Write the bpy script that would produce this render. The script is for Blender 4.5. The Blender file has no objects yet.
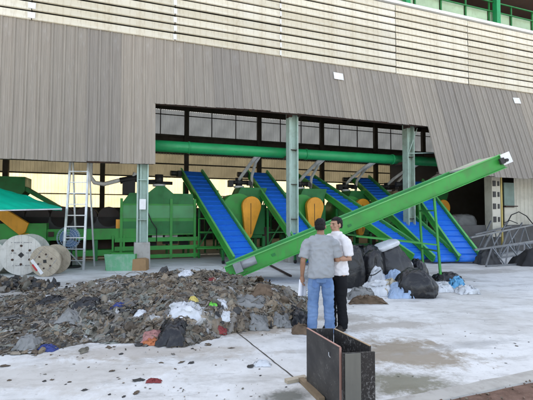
import bpy, bmesh, math, random
from mathutils import Vector, Matrix, noise, Euler
R = math.radians
C = bpy.context.scene.collection
SC = bpy.context.scene
random.seed(7)

# ---------------------------------------------------------------- camera, light, exposure
FPX, CX, CY, HZ = 395.0, 266.5, 200.0, 215.0
CAMZ = 1.75
PITCH = math.atan((HZ - CY) / FPX)
cam = bpy.data.cameras.new('camera'); cam.sensor_width = 36; cam.lens = 36 * FPX / 533
cam.clip_start = .05; cam.clip_end = 3000
co = bpy.data.objects.new('camera', cam); C.objects.link(co)
co.location = (0, 0, CAMZ); co.rotation_euler = (math.pi / 2 + PITCH, 0, 0)
SC.camera = co
SUN_EL, SUN_AZ = R(40), R(-14)            # azimuth measured from +Y towards +X; the sun stands behind the building
W = bpy.data.worlds.new('World'); SC.world = W; W.use_nodes = True
wn = W.node_tree.nodes; wl = W.node_tree.links
sky = wn.new('ShaderNodeTexSky'); sky.sky_type = 'NISHITA'; sky.sun_disc = False
sky.sun_elevation = SUN_EL; sky.sun_rotation = SUN_AZ
sky.dust_density = 3.0; sky.air_density = 1.0
hs = wn.new('ShaderNodeHueSaturation'); hs.inputs['Saturation'].default_value = .56
wl.new(sky.outputs[0], hs.inputs['Color']); wl.new(hs.outputs[0], wn['Background'].inputs[0])
wn['Background'].inputs[1].default_value = .13
sun = bpy.data.lights.new('sun', 'SUN'); sun.energy = 3.2; sun.angle = R(.6); sun.color = (1, .93, .8)
so = bpy.data.objects.new('sun', sun); C.objects.link(so)
sd = Vector((math.sin(SUN_AZ) * math.cos(SUN_EL), math.cos(SUN_AZ) * math.cos(SUN_EL), math.sin(SUN_EL)))
so.rotation_euler = sd.to_track_quat('Z', 'Y').to_euler(); so.location = sd * 60
SC.view_settings.view_transform = 'Standard'; SC.view_settings.look = 'None'
SC.view_settings.exposure = 2.12; SC.view_settings.gamma = 1
SC.cycles.use_denoising = True
SC.cycles.max_bounces = 8; SC.cycles.diffuse_bounces = 5; SC.cycles.sample_clamp_indirect = 6

# ---------------------------------------------------------------- helpers
def ray(x, y):
    dx = (x - CX) / FPX; dy = (CY - y) / FPX
    return Vector((dx, math.cos(PITCH) - dy * math.sin(PITCH), math.sin(PITCH) + dy * math.cos(PITCH)))
def at(x, y, Y):
    r = ray(x, y); return Vector((0, 0, CAMZ)) + r * (Y / r.y)
def gnd(x, y, z=0.):
    r = ray(x, y); return Vector((0, 0, CAMZ)) + r * ((z - CAMZ) / r.z)
TH = R(20); P1 = Vector((-4.1, 13.04, 0)); U = Vector((math.cos(TH), math.sin(TH), 0)); N = Vector((-math.sin(TH), math.cos(TH), 0))
def F(t, yin, z): return P1 + U * t + N * yin + Vector((0, 0, z))    # along the front, into the building, up

class MB:
    def __init__(s): s.v = []; s.f = []; s.m = []; s.sm = []
    def face(s, idx, mi=0, smooth=False): s.f.append(idx); s.m.append(mi); s.sm.append(smooth)
    def pts(s, P):
        n = len(s.v); s.v += [tuple(p) for p in P]; return n
    def box(s, c, size, rot=None, mi=0, taper=1.0):
        hx, hy, hz = size[0] / 2, size[1] / 2, size[2] / 2
        P = [Vector((a * hx * (taper if q > 0 else 1), b * hy * (taper if q > 0 else 1), q * hz)) for q in (-1, 1) for b in (-1, 1) for a in (-1, 1)]
        if rot is not None: P = [rot @ p for p in P]
        c = Vector(c); n = s.pts([p + c for p in P])
        for q in ((0, 2, 3, 1), (4, 5, 7, 6), (0, 1, 5, 4), (2, 6, 7, 3), (0, 4, 6, 2), (1, 3, 7, 5)): s.face([n + i for i in q], mi)
        return s
    def bar(s, a, b, w, h=None, mi=0, up=(0, 0, 1)):
        a, b = Vector(a), Vector(b); d = (b - a); L = d.length; d.normalize(); u = Vector(up)
        if abs(d.dot(u)) > .97: u = Vector((1, 0, 0))
        sx = d.cross(u).normalized(); uz = sx.cross(d)
        return s.box((a + b) / 2, (L, w, h or w), Matrix((d, -sx, uz)).transposed(), mi)
    def tube(s, P, r, seg=10, mi=0, cap=True, flat=1.0):
        P = [Vector(p) for p in P]; k = len(P)
        if not hasattr(r, '__len__'): r = [r] * k
        t0 = (P[1] - P[0]).normalized(); a = Vector((0, 0, 1)) if abs(t0.z) < .9 else Vector((1, 0, 0))
        a = (a - t0 * a.dot(t0)).normalized(); n0 = len(s.v)
        for i in range(k):
            t = (P[min(i + 1, k - 1)] - P[max(i - 1, 0)]).normalized()
            a = (a - t * a.dot(t)).normalized(); b = t.cross(a)
            s.pts([P[i] + (a * math.cos(j * 2 * math.pi / seg) + b * math.sin(j * 2 * math.pi / seg) * flat) * r[i] for j in range(seg)])
        for i in range(k - 1):
            for j in range(seg):
                j2 = (j + 1) % seg; o = n0 + i * seg
                s.face([o + j, o + j2, o + seg + j2, o + seg + j], mi, True)
        if cap:
            s.face([n0 + j for j in range(seg)][::-1], mi); s.face([n0 + (k - 1) * seg + j for j in range(seg)], mi)
        return s
    def loft(s, rings, seg=16, mi=0, smooth=True, cap=True):   # ring: (centre, rx, ry)
        n0 = len(s.v)
        for c, rx, ry in rings:
            c = Vector(c); s.pts([c + Vector((math.cos(j * 2 * math.pi / seg) * rx, math.sin(j * 2 * math.pi / seg) * ry, 0)) for j in range(seg)])
        for i in range(len(rings) - 1):
            for j in range(seg):
                j2 = (j + 1) % seg; o = n0 + i * seg
                s.face([o + j, o + j2, o + seg + j2, o + seg + j], mi, smooth)
        if cap:
            s.face([n0 + j for j in range(seg)][::-1], mi); s.face([n0 + (len(rings) - 1) * seg + j for j in range(seg)], mi)
        return s
    def prism(s, poly, a, b, mi=0, M=None):     # polygon in local x,z extruded along y from a to b
        k = len(poly); P = [Vector((x, a, z)) for x, z in poly] + [Vector((x, b, z)) for x, z in poly]
        if M is not None: P = [M @ p for p in P]
        n = s.pts(P); s.face([n + i for i in range(k)], mi); s.face([n + k + i for i in range(k)][::-1], mi)
        for i in range(k):
            j = (i + 1) % k; s.face([n + i, n + k + i, n + k + j, n + j], mi)
        return s
    def mesh(s, name, mats, recalc=True):
        me = bpy.data.meshes.new(name); me.from_pydata(s.v, [], s.f)
        for m in (mats if isinstance(mats, (list, tuple)) else [mats]): me.materials.append(m)
        me.polygons.foreach_set('material_index', s.m); me.polygons.foreach_set('use_smooth', s.sm)
        if recalc:
            b = bmesh.new(); b.from_mesh(me); bmesh.ops.recalc_face_normals(b, faces=b.faces); b.to_mesh(me); b.free()
        me.update(); return me
    def build(s, name, mats, parent=None, recalc=True, bevel=0):
        o = bpy.data.objects.new(name, s.mesh(name, mats, recalc)); C.objects.link(o)
        if parent: o.parent = parent
        if bevel:
            m = o.modifiers.new('bevel', 'BEVEL'); m.width = bevel; m.segments = 2; m.limit_method = 'ANGLE'
        return o
def place(me, name, parent=None, loc=(0, 0, 0), rot=(0, 0, 0)):
    o = bpy.data.objects.new(name, me); C.objects.link(o); o.location = loc; o.rotation_euler = rot
    if parent: o.parent = parent
    return o
def tag(o, label, cat, group=None):
    o['label'] = label; o['category'] = cat
    if group: o['group'] = group
    return o
def thing(name, label, cat, loc=(0, 0, 0), rz=0, group=None):
    o = bpy.data.objects.new(name, None); C.objects.link(o); o.location = loc; o.rotation_euler = (0, 0, rz)
    o.empty_display_size = .1
    return tag(o, label, cat, group)
def structure(o): o['kind'] = 'structure'; return o
def copy_tree(o, parent=None, kids={}):
    c = o.copy(); C.objects.link(c)
    if parent: c.parent = parent
    for ch in list(o.children): copy_tree(ch, c)
    return c
def remesh(mb, name, mats, voxel, parent=None, disp=None, smooth=2):
    o = mb.build(name + '_source', mats)
    m = o.modifiers.new('r', 'REMESH'); m.mode = 'VOXEL'; m.voxel_size = voxel; m.use_smooth_shade = True
    if smooth:
        q = o.modifiers.new('s', 'SMOOTH'); q.iterations = smooth; q.factor = .5
    dg = bpy.context.evaluated_depsgraph_get()
    me = bpy.data.meshes.new_from_object(o.evaluated_get(dg)); bpy.data.objects.remove(o)
    me.name = name
    if disp:
        ns = [v.normal.copy() for v in me.vertices]
        for v, nn in zip(me.vertices, ns): v.co += nn * disp(v.co)
    if not me.materials: me.materials.append(mats if not isinstance(mats, list) else mats[0])
    x = bpy.data.objects.new(name, me); C.objects.link(x)
    if parent: x.parent = parent
    return x

# ---------------------------------------------------------------- materials
def S(r, g, b):
    f = lambda c: (c / 255 / 12.92) if c / 255 <= .04045 else ((c / 255 + .055) / 1.055) ** 2.4
    return (f(r), f(g), f(b), 1)
class Mat:
    def __init__(s, name, rough=.6, metal=0., spec=.4):
        s.m = bpy.data.materials.new(name); s.m.use_nodes = True
        s.n = s.m.node_tree.nodes; s.l = s.m.node_tree.links; s.b = s.n['Principled BSDF']
        s.b.inputs['Roughness'].default_value = rough; s.b.inputs['Metallic'].default_value = metal
        s.b.inputs['Specular IOR Level'].default_value = spec
        s.tc = s.n.new('ShaderNodeTexCoord')
    def coord(s, scale=(1, 1, 1), space='Object', rz=0):
        mp = s.n.new('ShaderNodeMapping'); mp.inputs['Scale'].default_value = scale; mp.inputs['Rotation'].default_value = (0, 0, rz)
        if space == 'World':
            g = s.n.new('ShaderNodeNewGeometry'); s.l.new(g.outputs['Position'], mp.inputs['Vector'])
        else: s.l.new(s.tc.outputs[space], mp.inputs['Vector'])
        return mp.outputs[0]
    def noise(s, scale, detail=4, rough=.6, vec=None, dist=0):
        t = s.n.new('ShaderNodeTexNoise'); t.inputs['Scale'].default_value = scale; t.inputs['Detail'].default_value = detail
        t.inputs['Roughness'].default_value = rough; t.inputs['Distortion'].default_value = dist
        if vec is not None: s.l.new(vec, t.inputs['Vector'])
        return t.outputs['Fac']
    def ramp(s, fac, stops):
        r = s.n.new('ShaderNodeValToRGB'); e = r.color_ramp.elements
        while len(e) < len(stops): e.new(.5)
        for x, (p, c) in zip(e, stops):
            x.position = p; x.color = c if hasattr(c, '__len__') else (c, c, c, 1)
        s.l.new(fac, r.inputs[0]); return r.outputs[0]
    def mix(s, fac, a, b, mode='MIX'):
        x = s.n.new('ShaderNodeMix'); x.data_type = 'RGBA'; x.blend_type = mode
        for sock, v in ((x.inputs[0], fac), (x.inputs[6], a), (x.inputs[7], b)):
            if hasattr(v, 'is_linked'): s.l.new(v, sock)
            elif sock is x.inputs[0]: sock.default_value = v
            else: sock.default_value = v
        return x.outputs[2]
    def math(s, op, a, b=None):
        x = s.n.new('ShaderNodeMath'); x.operation = op
        for sock, v in ((x.inputs[0], a), (x.inputs[1], b)):
            if v is None: continue
            if hasattr(v, 'is_linked'): s.l.new(v, sock)
            else: sock.default_value = v
        return x.outputs[0]
    def rnd(s):
        return s.n.new('ShaderNodeObjectInfo').outputs['Random']
    def color(s, c):
        if hasattr(c, 'is_linked'): s.l.new(c, s.b.inputs['Base Color'])
        else: s.b.inputs['Base Color'].default_value = c
        return s
    def bump(s, h, strength=.3, dist=.01):
        b = s.n.new('ShaderNodeBump'); b.inputs['Strength'].default_value = strength; b.inputs['Distance'].default_value = dist
        s.l.new(h, b.inputs['Height']); s.l.new(b.outputs[0], s.b.inputs['Normal']); return s
def scl(c, k): return (min(1, c[0] * k), min(1, c[1] * k), min(1, c[2] * k), 1)
def paint(name, c, rough=.45, dirt=(.12, .1, .08, 1), amount=.35, scale=3., metal=0., vary=.12, streak=True, spec=.4):
    M = Mat(name, rough, metal, spec); v = M.coord()
    n1 = M.noise(scale, 5, .65, v); n2 = M.noise(1.1, 2, .5, v)
    base = M.mix(M.ramp(n2, [(.3, 0), (.7, 1)]), scl(c, 1 - vary), scl(c, 1 + vary))
    vs = M.coord((6, 6, .7)); n3 = M.noise(1.6, 5, .7, vs)
    f = M.math('MULTIPLY', M.ramp(n1, [(.48, 0), (.78, 1)]), amount)
    col = M.mix(f, base, dirt)
    if streak: col = M.mix(M.math('MULTIPLY', M.ramp(n3, [(.55, 0), (.8, 1)]), amount * .8), col, dirt)
    M.color(col); M.bump(n1, .08, .004)
    r = M.ramp(n1, [(.3, max(0, rough - .12)), (.8, min(1, rough + .25))]); M.l.new(r, M.b.inputs['Roughness'])
    return M.m

MGREEN = paint('green_paint', (.045, .315, .05, 1), .46, (.11, .12, .07, 1), .55)
MDGREEN = paint('dark_green_paint', (.022, .19, .045, 1), .5, (.05, .045, .03, 1), .45)
MPIPE = paint('pipe_green_paint', (.018, .30, .095, 1), .35, (.05, .06, .04, 1), .25)
MPALEGREEN = paint('pale_green_paint', (.10, .34, .13, 1), .5, (.15, .16, .1, 1), .35)
MTRIM = paint('light_green_edge', (.13, .46, .13, 1), .45, (.2, .2, .12, 1), .25)
MMINT = paint('mint_paint', (.43, .56, .49, 1), .55, (.16, .12, .08, 1), .55, 2.2)
MORANGE = paint('orange_paint', (.85, .36, .025, 1), .45, (.2, .1, .03, 1), .3)
MBLACK = paint('black_iron', (.022, .022, .022, 1), .5, (.08, .065, .05, 1), .3)
MGREYM = paint('grey_metal', (.30, .31, .32, 1), .4, (.12, .1, .08, 1), .4, metal=.3)
MALU = paint('aluminium', (.62, .63, .64, 1), .35, (.3, .29, .27, 1), .3, metal=.5)
MSTEEL = paint('galvanised_steel', (.21, .22, .23, 1), .45, (.1, .08, .06, 1), .4, metal=.4)
MWHITE = paint('white_paint', (.75, .75, .73, 1), .5, (.35, .31, .25, 1), .3)
MRUST = paint('rusty_steel', (.055, .034, .026, 1), .8, (.12, .055, .03, 1), .5)
MDRUST = paint('dark_brown_steel', (.035, .026, .022, 1), .8, (.07, .04, .03, 1), .4)
MHOSE = paint('pale_hose', (.80, .78, .74, 1), .55, (.25, .22, .18, 1), .35)
MRUBBER = paint('black_rubber', (.015, .015, .016, 1), .7, (.06, .055, .05, 1), .35)
MWOOD = paint('raw_timber', (.23, .165, .10, 1), .75, (.1, .07, .04, 1), .5, 6)
MREEL = paint('grey_white_board', (.60, .575, .52, 1), .7, (.22, .19, .15, 1), .55, 5)
MREELW = paint('weathered_board', (.42, .36, .27, 1), .75, (.12, .09, .06, 1), .55, 5)
MRED = paint('red_paint', (.5, .03, .03, 1), .5, (.2, .1, .08, 1), .3)
MCONC = paint('cast_concrete', (.40, .385, .35, 1), .85, (.16, .13, .1, 1), .5, 4)
MDCONC = paint('stained_concrete', (.115, .11, .105, 1), .9, (.06, .055, .05, 1), .5, 3)
MCARD = paint('brown_board', (.34, .21, .10, 1), .8, (.12, .08, .05, 1), .4, 4)
MTAN = paint('tan_board', (.40, .29, .18, 1), .75, (.15, .11, .08, 1), .45, 4)
MCREAMW = paint('cream_wall_paint', (.55, .52, .43, 1), .7, (.2, .17, .12, 1), .45, 2)
MDULL = paint('grey_green_panel', (.2, .28, .24, 1), .6, (.1, .1, .08, 1), .4, 2)

def m_belt():
    M = Mat('blue_belt', .42, 0, .4); v = M.coord(); n = M.noise(5, 4, .6, v)
    c = M.mix(M.ramp(n, [(.35, 0), (.75, 1)]), (.022, .185, .72, 1), (.02, .145, .60, 1))
    d = M.noise(2.2, 5, .7, v)
    c = M.mix(M.math('MULTIPLY', M.ramp(d, [(.58, 0), (.85, 1)]), .35), c, (.09, .12, .2, 1))
    M.color(c).bump(n, .1, .003); return M.m
MBELT = m_belt()

def m_awning():
    M = Mat('weathered_roof_sheet', .75, 0, .25); v = M.coord((9, .2, .3)); rn = M.rnd()
    n = M.noise(1.6, 6, .7, v); n2 = M.noise(.55, 4, .6, M.coord()); n3 = M.noise(2.2, 7, .72, M.coord((3, .2, .5)))
    c = M.mix(M.ramp(n, [(.3, 0), (.72, 1)]), (.235, .21, .178, 1), (.335, .303, .26, 1))
    c = M.mix(M.math('MULTIPLY', M.ramp(n2, [(.45, 0), (.7, 1)]), .5), c, (.27, .235, .20, 1))
    c = M.mix(M.math('MULTIPLY', M.ramp(n3, [(.56, 0), (.8, 1)]), .4), c, (.50, .475, .45, 1))
    rs_ = M.noise(2.3, 6, .75, M.coord((2.5, .2, .22))); c = M.mix(M.math('MULTIPLY', M.ramp(rs_, [(.58, 0), (.78, 1)]), .35), c, (.20, .165, .14, 1))
    c = M.mix(1.0, c, M.ramp(rn, [(0, (.86, .86, .87, 1)), (.5, (.99, .98, .96, 1)), (1, (1.13, 1.10, 1.06, 1))]), 'MULTIPLY')
    M.color(c).bump(n3, .15, .01); return M.m
MAWN = m_awning()
def m_siding():
    M = Mat('cream_siding', .5, 0, .35); rn = M.rnd()
    n = M.noise(1.2, 5, .65, M.coord((.7, 3, 5))); n2 = M.noise(.5, 4, .6, M.coord((.6, 1, 1)))
    n3 = M.noise(2.0, 6, .72, M.coord((5, 5, .6)))
    c = M.mix(M.ramp(n2, [(.35, 0), (.65, 1)]), (.62, .55, .40, 1), (.70, .66, .56, 1))
    c = M.mix(M.math('MULTIPLY', M.ramp(n, [(.5, 0), (.75, 1)]), .45), c, (.76, .74, .68, 1))
    c = M.mix(M.math('MULTIPLY', M.ramp(n3, [(.50, 0), (.72, 1)]), .6), c, (.38, .29, .17, 1))
    c = M.mix(1.0, c, M.ramp(rn, [(0, (.86, .84, .79, 1)), (1, (1.08, 1.08, 1.08, 1))]), 'MULTIPLY')
    M.color(c).bump(n3, .08, .01); return M.m
MSIDE = m_siding()
def m_trans(name, c, tr, amount):
    M = Mat(name, .6, 0, .2); v = M.coord((5, 5, .5)); n = M.noise(1.5, 5, .65, v); n2 = M.noise(.6, 3, .6, M.coord())
    col = M.mix(M.ramp(n, [(.35, 0), (.75, 1)]), scl(c, .75), scl(c, 1.1)); M.color(col)
    t = M.n.new('ShaderNodeBsdfTranslucent'); mx = M.n.new('ShaderNodeMixShader')
    M.l.new(M.mix(M.ramp(n2, [(.35, 0), (.7, 1)]), scl(tr, .6), scl(tr, 1.1)), t.inputs['Color'])
    mx.inputs[0].default_value = amount
    M.l.new(M.b.outputs[0], mx.inputs[1]); M.l.new(t.outputs[0], mx.inputs[2])
    M.l.new(mx.outputs[0], M.n['Material Output'].inputs[0]); return M.m
MBACKU = m_trans('back_wall_sheet', (.28, .26, .19, 1), (.46, .40, .26, 1), .09)
MBACKL = m_trans('clear_roof_sheet', (.60, .54, .40, 1), (.92, .80, .50, 1), .29)
MWINP = m_trans('clerestory_sheet', (.36, .37, .38, 1), (.42, .46, .50, 1), .09)
def m_plastic(name, c, rough=.35, tr=.0, vary=.25, bump=.25, sc=9):
    M = Mat(name, rough, 0, .5); v = M.coord(); n = M.noise(sc, 5, .65, v, .6); n2 = M.noise(2.5, 3, .6, v)
    col = M.mix(M.ramp(n2, [(.3, 0), (.7, 1)]), scl(c, 1 - vary), scl(c, 1 + vary))
    M.color(M.mix(M.math('MULTIPLY', M.ramp(n, [(.55, 0), (.75, 1)]), .35), col, (.16, .14, .11, 1))); M.bump(n, bump, .02)
    if tr:
        t = M.n.new('ShaderNodeBsdfTranslucent'); mx = M.n.new('ShaderNodeMixShader'); t.inputs['Color'].default_value = c
        mx.inputs[0].default_value = tr
        M.l.new(M.b.outputs[0], mx.inputs[1]); M.l.new(t.outputs[0], mx.inputs[2]); M.l.new(mx.outputs[0], M.n['Material Output'].inputs[0])
    return M.m
MBAG = m_plastic('black_bag_plastic', (.011, .011, .013, 1), .30, 0, .3, 1.0, 5)
MBAGW = m_plastic('white_woven_plastic', (.62, .64, .66, 1), .5, .1)
MFILMW = m_plastic('white_film', (.72, .74, .76, 1), .4, .15)
MFILMB = m_plastic('pale_blue_film', (.38, .50, .68, 1), .4, .15)
MFILMC = m_plastic('cream_film', (.55, .48, .35, 1), .5, .1)
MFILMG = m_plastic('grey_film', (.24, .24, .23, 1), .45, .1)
MBLUEC = m_plastic('blue_plastic', (.02, .04, .20, 1), .5)
MSKYB = m_plastic('sky_blue_plastic', (.12, .38, .62, 1), .4)
MREDC = m_plastic('red_cloth', (.22, .03, .03, 1), .7)
MORC = m_plastic('orange_plastic', (.48, .15, .05, 1), .5)
MLIME = m_plastic('lime_plastic', (.15, .62, .06, 1), .45)
MYEL = m_plastic('yellow_plastic', (.6, .48, .12, 1), .5)
MBRC = m_plastic('brown_rag', (.14, .095, .06, 1), .85, 0, .3, .4)
MPINKC = m_plastic('faded_pink_rag', (.42, .20, .18, 1), .8)
TR = [m_plastic('muddy_scrap_%s' % k, c, .55, 0, .4, .8, 14) for k, c in dict(
    ash=(.22, .20, .17, 1), dun=(.21, .165, .11, 1), umber=(.11, .08, .052, 1), soot=(.035, .034, .033, 1), olive=(.14, .13, .10, 1),
    straw=(.26, .22, .165, 1), slate=(.165, .16, .15, 1), pale=(.40, .40, .39, 1), sage=(.20, .21, .18, 1)).items()]
def m_tarp():
    M = Mat('teal_tarpaulin', .5, 0, .4); n = M.noise(2, 5, .6, M.coord()); 
    M.color(M.mix(M.ramp(n, [(.3, 0), (.7, 1)]), (.003, .62, .36, 1), (.008, .74, .46, 1))).bump(n, .1, .02)
    t = M.n.new('ShaderNodeBsdfTranslucent'); mx = M.n.new('ShaderNodeMixShader'); t.inputs['Color'].default_value = (.02, .6, .42, 1); mx.inputs[0].default_value = .3
    M.l.new(M.b.outputs[0], mx.inputs[1]); M.l.new(t.outputs[0], mx.inputs[2]); M.l.new(mx.outputs[0], M.n['Material Output'].inputs[0]); return M.m
MTARP = m_tarp()

def m_ground():
    M = Mat('pale_concrete_yard', .8, 0, .3); v = M.coord((1, 1, 1), 'World')
    big = M.noise(.35, 9, .7, v, .2); mid = M.noise(1.5, 10, .74, v, .2); fine = M.noise(9, 6, .7, v); grit = M.noise(60, 3, .7, v)
    stv = M.coord((.75, 1.9, 1), 'World', R(-20)); st = M.noise(1.4, 10, .76, stv, .15)
    c = M.mix(M.ramp(mid, [(.35, 0), (.7, 1)]), (.60, .595, .575, 1), (.76, .76, .745, 1))
    c = M.mix(M.math('MULTIPLY', M.ramp(st, [(.50, 0), (.66, 1)]), .7), c, (.30, .29, .27, 1))
    c = M.mix(M.math('MULTIPLY', M.ramp(big, [(.46, 0), (.62, 1)]), .55), c, (.40, .375, .33, 1))
    c = M.mix(M.math('MULTIPLY', M.ramp(fine, [(.60, 0), (.70, 1)]), .55), c, (.22, .20, .17, 1))
    blobn = M.math('ADD', M.math('MULTIPLY', M.noise(2.4, 8, .72, v, .5), .6), M.math('ADD', M.math('MULTIPLY', M.noise(1.1, 7, .7, stv, .4), .4), M.math('MULTIPLY', M.math('SUBTRACT', M.noise(9, 7, .75, v, .3), .5), .35)))
    def blob(x, y, rx, ry, ang, soft=.5, nz=.6):
        mp = M.n.new('ShaderNodeMapping'); mp.vector_type = 'TEXTURE'
        mp.inputs['Location'].default_value = (x, y, 0); mp.inputs['Rotation'].default_value = (0, 0, ang); mp.inputs['Scale'].default_value = (rx, ry, 1)
        g = M.n.new('ShaderNodeNewGeometry'); M.l.new(g.outputs['Position'], mp.inputs[0])
        ln = M.n.new('ShaderNodeVectorMath'); ln.operation = 'LENGTH'; M.l.new(mp.outputs[0], ln.inputs[0])
        w = M.math('ADD', ln.outputs['Value'], M.math('MULTIPLY', M.math('SUBTRACT', blobn, .5), nz * 6))
        return M.ramp(w, [(1 - soft, 1), (1 + soft * .2, 0)])
    p = gnd(405, 352); b1 = blob(p.x, p.y, .95, .65, R(-10))
    c = M.mix(M.math('MULTIPLY', b1, .85), c, (.25, .20, .135, 1))
    p = gnd(255, 328); b2 = blob(p.x, p.y, 1.0, .38, R(8))
    c = M.mix(M.math('MULTIPLY', b2, .75), c, (.25, .20, .14, 1))
    p = gnd(30, 318); b3 = blob(p.x, p.y, 1.6, .9, 0)
    c = M.mix(M.math('MULTIPLY', b3, .8), c, (.27, .235, .19, 1))
    p = gnd(60, 295); b3b = blob(p.x, p.y, 3.2, .7, R(5))
    c = M.mix(M.math('MULTIPLY', b3b, .7), c, (.30, .27, .23, 1))
    p = gnd(408, 384); b4 = blob(p.x, p.y, .72, .40, R(15), .6, .6)
    c = M.mix(M.math('MULTIPLY', b4, .85), c, (.17, .155, .105, 1))
    p = gnd(285, 396); b5 = blob(p.x, p.y, .34, .22, R(20), .6, .5)
    c = M.mix(M.math('MULTIPLY', b5, .85), c, (.11, .11, .09, 1))
    p = gnd(390, 325); b6 = blob(p.x, p.y, .9, .3, R(12)); c = M.mix(M.math('MULTIPLY', b6, .6), c, (.30, .26, .21, 1))
    p = gnd(350, 318); b7 = blob(p.x, p.y, .9, .35, R(0)); c = M.mix(M.math('MULTIPLY', b7, .6), c, (.26, .23, .19, 1))
    p = gnd(470, 272); b8 = blob(p.x, p.y, 2.4, .5, R(15)); c = M.mix(M.math('MULTIPLY', b8, .65), c, (.33, .31, .28, 1))
    p = gnd(470, 345); b9 = blob(p.x, p.y, 1.1, .16, R(18)); c = M.mix(M.math('MULTIPLY', b9, .5), c, (.36, .36, .35, 1))
    p = gnd(60, 375); b10 = blob(p.x, p.y, 1.5, .55, R(5)); c = M.mix(M.math('MULTIPLY', b10, .5), c, (.44, .40, .34, 1))
    p = gnd(150, 352); b11 = blob(p.x, p.y, 1.6, .3, R(3)); c = M.mix(M.math('MULTIPLY', b11, .6), c, (.36, .31, .25, 1))
    # the slab gets darker towards the inside of the building
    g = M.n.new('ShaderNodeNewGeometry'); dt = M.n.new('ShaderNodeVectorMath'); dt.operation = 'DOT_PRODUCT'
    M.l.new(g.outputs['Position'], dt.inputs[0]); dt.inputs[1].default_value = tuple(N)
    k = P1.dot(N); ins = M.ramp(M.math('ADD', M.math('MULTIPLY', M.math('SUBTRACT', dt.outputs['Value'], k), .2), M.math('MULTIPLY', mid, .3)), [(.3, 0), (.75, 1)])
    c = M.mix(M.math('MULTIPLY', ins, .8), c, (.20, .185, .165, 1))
    c = M.mix(M.math('MULTIPLY', M.ramp(grit, [(.55, 0), (.75, 1)]), .18), c, (.3, .28, .25, 1))
    M.color(c)
    wet = M.math('MAXIMUM', b4, b5); ro = M.mix(wet, (.82, .82, .82, 1), (.28, .28, .28, 1)); M.l.new(ro, M.b.inputs['Roughness'])
    M.bump(M.math('ADD', fine, M.math('MULTIPLY', grit, .4)), .22, .008); return M.m
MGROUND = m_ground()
def m_soil():
    M = Mat('red_brown_soil', .95, 0, .1); v = M.coord((1, 1, 1), 'World'); n = M.noise(6, 7, .75, v); n2 = M.noise(30, 5, .7, v)
    c = M.mix(M.ramp(n, [(.35, 0), (.7, 1)]), (.12, .075, .055, 1), (.24, .155, .12, 1))
    c = M.mix(M.math('MULTIPLY', M.ramp(n2, [(.62, 0), (.75, 1)]), .6), c, (.38, .3, .25, 1)); M.color(c).bump(n2, .6, .02); return M.m
MSOIL = m_soil()
def m_formply():
    M = Mat('black_film_plywood', .5, 0, .4); v = M.coord(); n = M.noise(26, 5, .7, v, 1.0); n2 = M.noise(4, 4, .6, v)
    c = M.mix(M.ramp(n2, [(.35, 0), (.7, 1)]), (.022, .020, .020, 1), (.06, .056, .052, 1))
    msk = M.math('MULTIPLY', M.ramp(n, [(.585, 0), (.66, 1)]), M.ramp(n2, [(.42, .12), (.6, 1)]))
    M.color(M.mix(M.math('MULTIPLY', msk, .4), c, (.3, .29, .27, 1))).bump(n, .2, .004); return M.m
MPLY = m_formply()
def m_formply2():
    M = Mat('splashed_black_plywood', .5, 0, .4); v = M.coord((1, 1, .6)); n = M.noise(55, 6, .78, v, .6); n2 = M.noise(5, 4, .6, v)
    msk = M.math('MULTIPLY', M.ramp(n, [(.54, 0), (.62, 1)]), M.ramp(n2, [(.38, .1), (.58, 1)]))
    M.color(M.mix(M.math('MULTIPLY', msk, .75), (.034, .031, .029, 1), (.36, .35, .33, 1))).bump(n, .3, .006); return M.m
MPLY2 = m_formply2()

# ---------------------------------------------------------------- ground
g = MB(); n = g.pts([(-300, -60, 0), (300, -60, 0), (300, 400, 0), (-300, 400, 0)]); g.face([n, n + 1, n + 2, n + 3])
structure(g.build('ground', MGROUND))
# kerb and soil in the near right corner
ka, kb = gnd(395, 400.5), gnd(560, 366.6)
kd = (kb - ka).normalized(); kn = Vector((kd.y, -kd.x, 0))
k = MB(); L = 14
P0 = ka - kd * 4
nseg = 60; rnd = random.Random(3); prof = []
for i in range(nseg + 1):
    q = P0 + kd * (L * i / nseg); w = .012 * noise.noise(q * 4) + .006 * noise.noise(q * 17); h = .035 + .008 * noise.noise(q * 6 + Vector((9, 0, 0)))
    prof.append([q + kn * w + Vector((0, 0, .002)), q + kn * (w + .02) + Vector((0, 0, h)), q + kn * (.20 + w) + Vector((0, 0, h)), q + kn * (.225 + w) + Vector((0, 0, .001))])
for p in prof: k.pts(p)
for i in range(nseg):
    for j in range(3): k.face([i * 4 + j, i * 4 + j + 1, i * 4 + 5 + j, i * 4 + 4 + j], 0, False)
o = structure(k.build('kerb', MCONC))
s = MB(); nx, ny = 90, 40
for j in range(ny + 1):
    for i in range(nx + 1):
        q = P0 + kd * (L * i / nx) + kn * (.205 + .025 * noise.noise(P0 + kd * (L * i / nx) * 3) + 5 * (j / ny) ** 2)
        s.pts([q + Vector((0, 0, .016 + min(1, j / 6) * (.018 + .03 * noise.noise(q * 3) + .02 * noise.noise(q * 11))))])
for j in range(ny):
    for i in range(nx): a = j * (nx + 1) + i; s.face([a, a + 1, a + nx + 2, a + nx + 1], 0, True)
structure(s.build('soil', MSOIL))
pb = MB()
for i in range(420):
    q = P0 + kd * rnd.uniform(3, 11) + kn * (.2 + rnd.random() ** 1.6 * 1.1); r = rnd.uniform(.006, .024)
    P = [Vector(d) * r * rnd.uniform(.6, 1.2) for d in ((1, 0, 0), (-1, 0, 0), (0, 1, 0), (0, -1, 0), (0, 0, .7), (0, 0, -.7))]
    c = q + Vector((0, 0, .035)); n = pb.pts([p + c for p in P])
    for f in ((0, 2, 4), (2, 1, 4), (1, 3, 4), (3, 0, 4), (2, 0, 5), (1, 2, 5), (3, 1, 5), (0, 3, 5)): pb.face([n + x for x in f], rnd.randrange(3))
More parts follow.
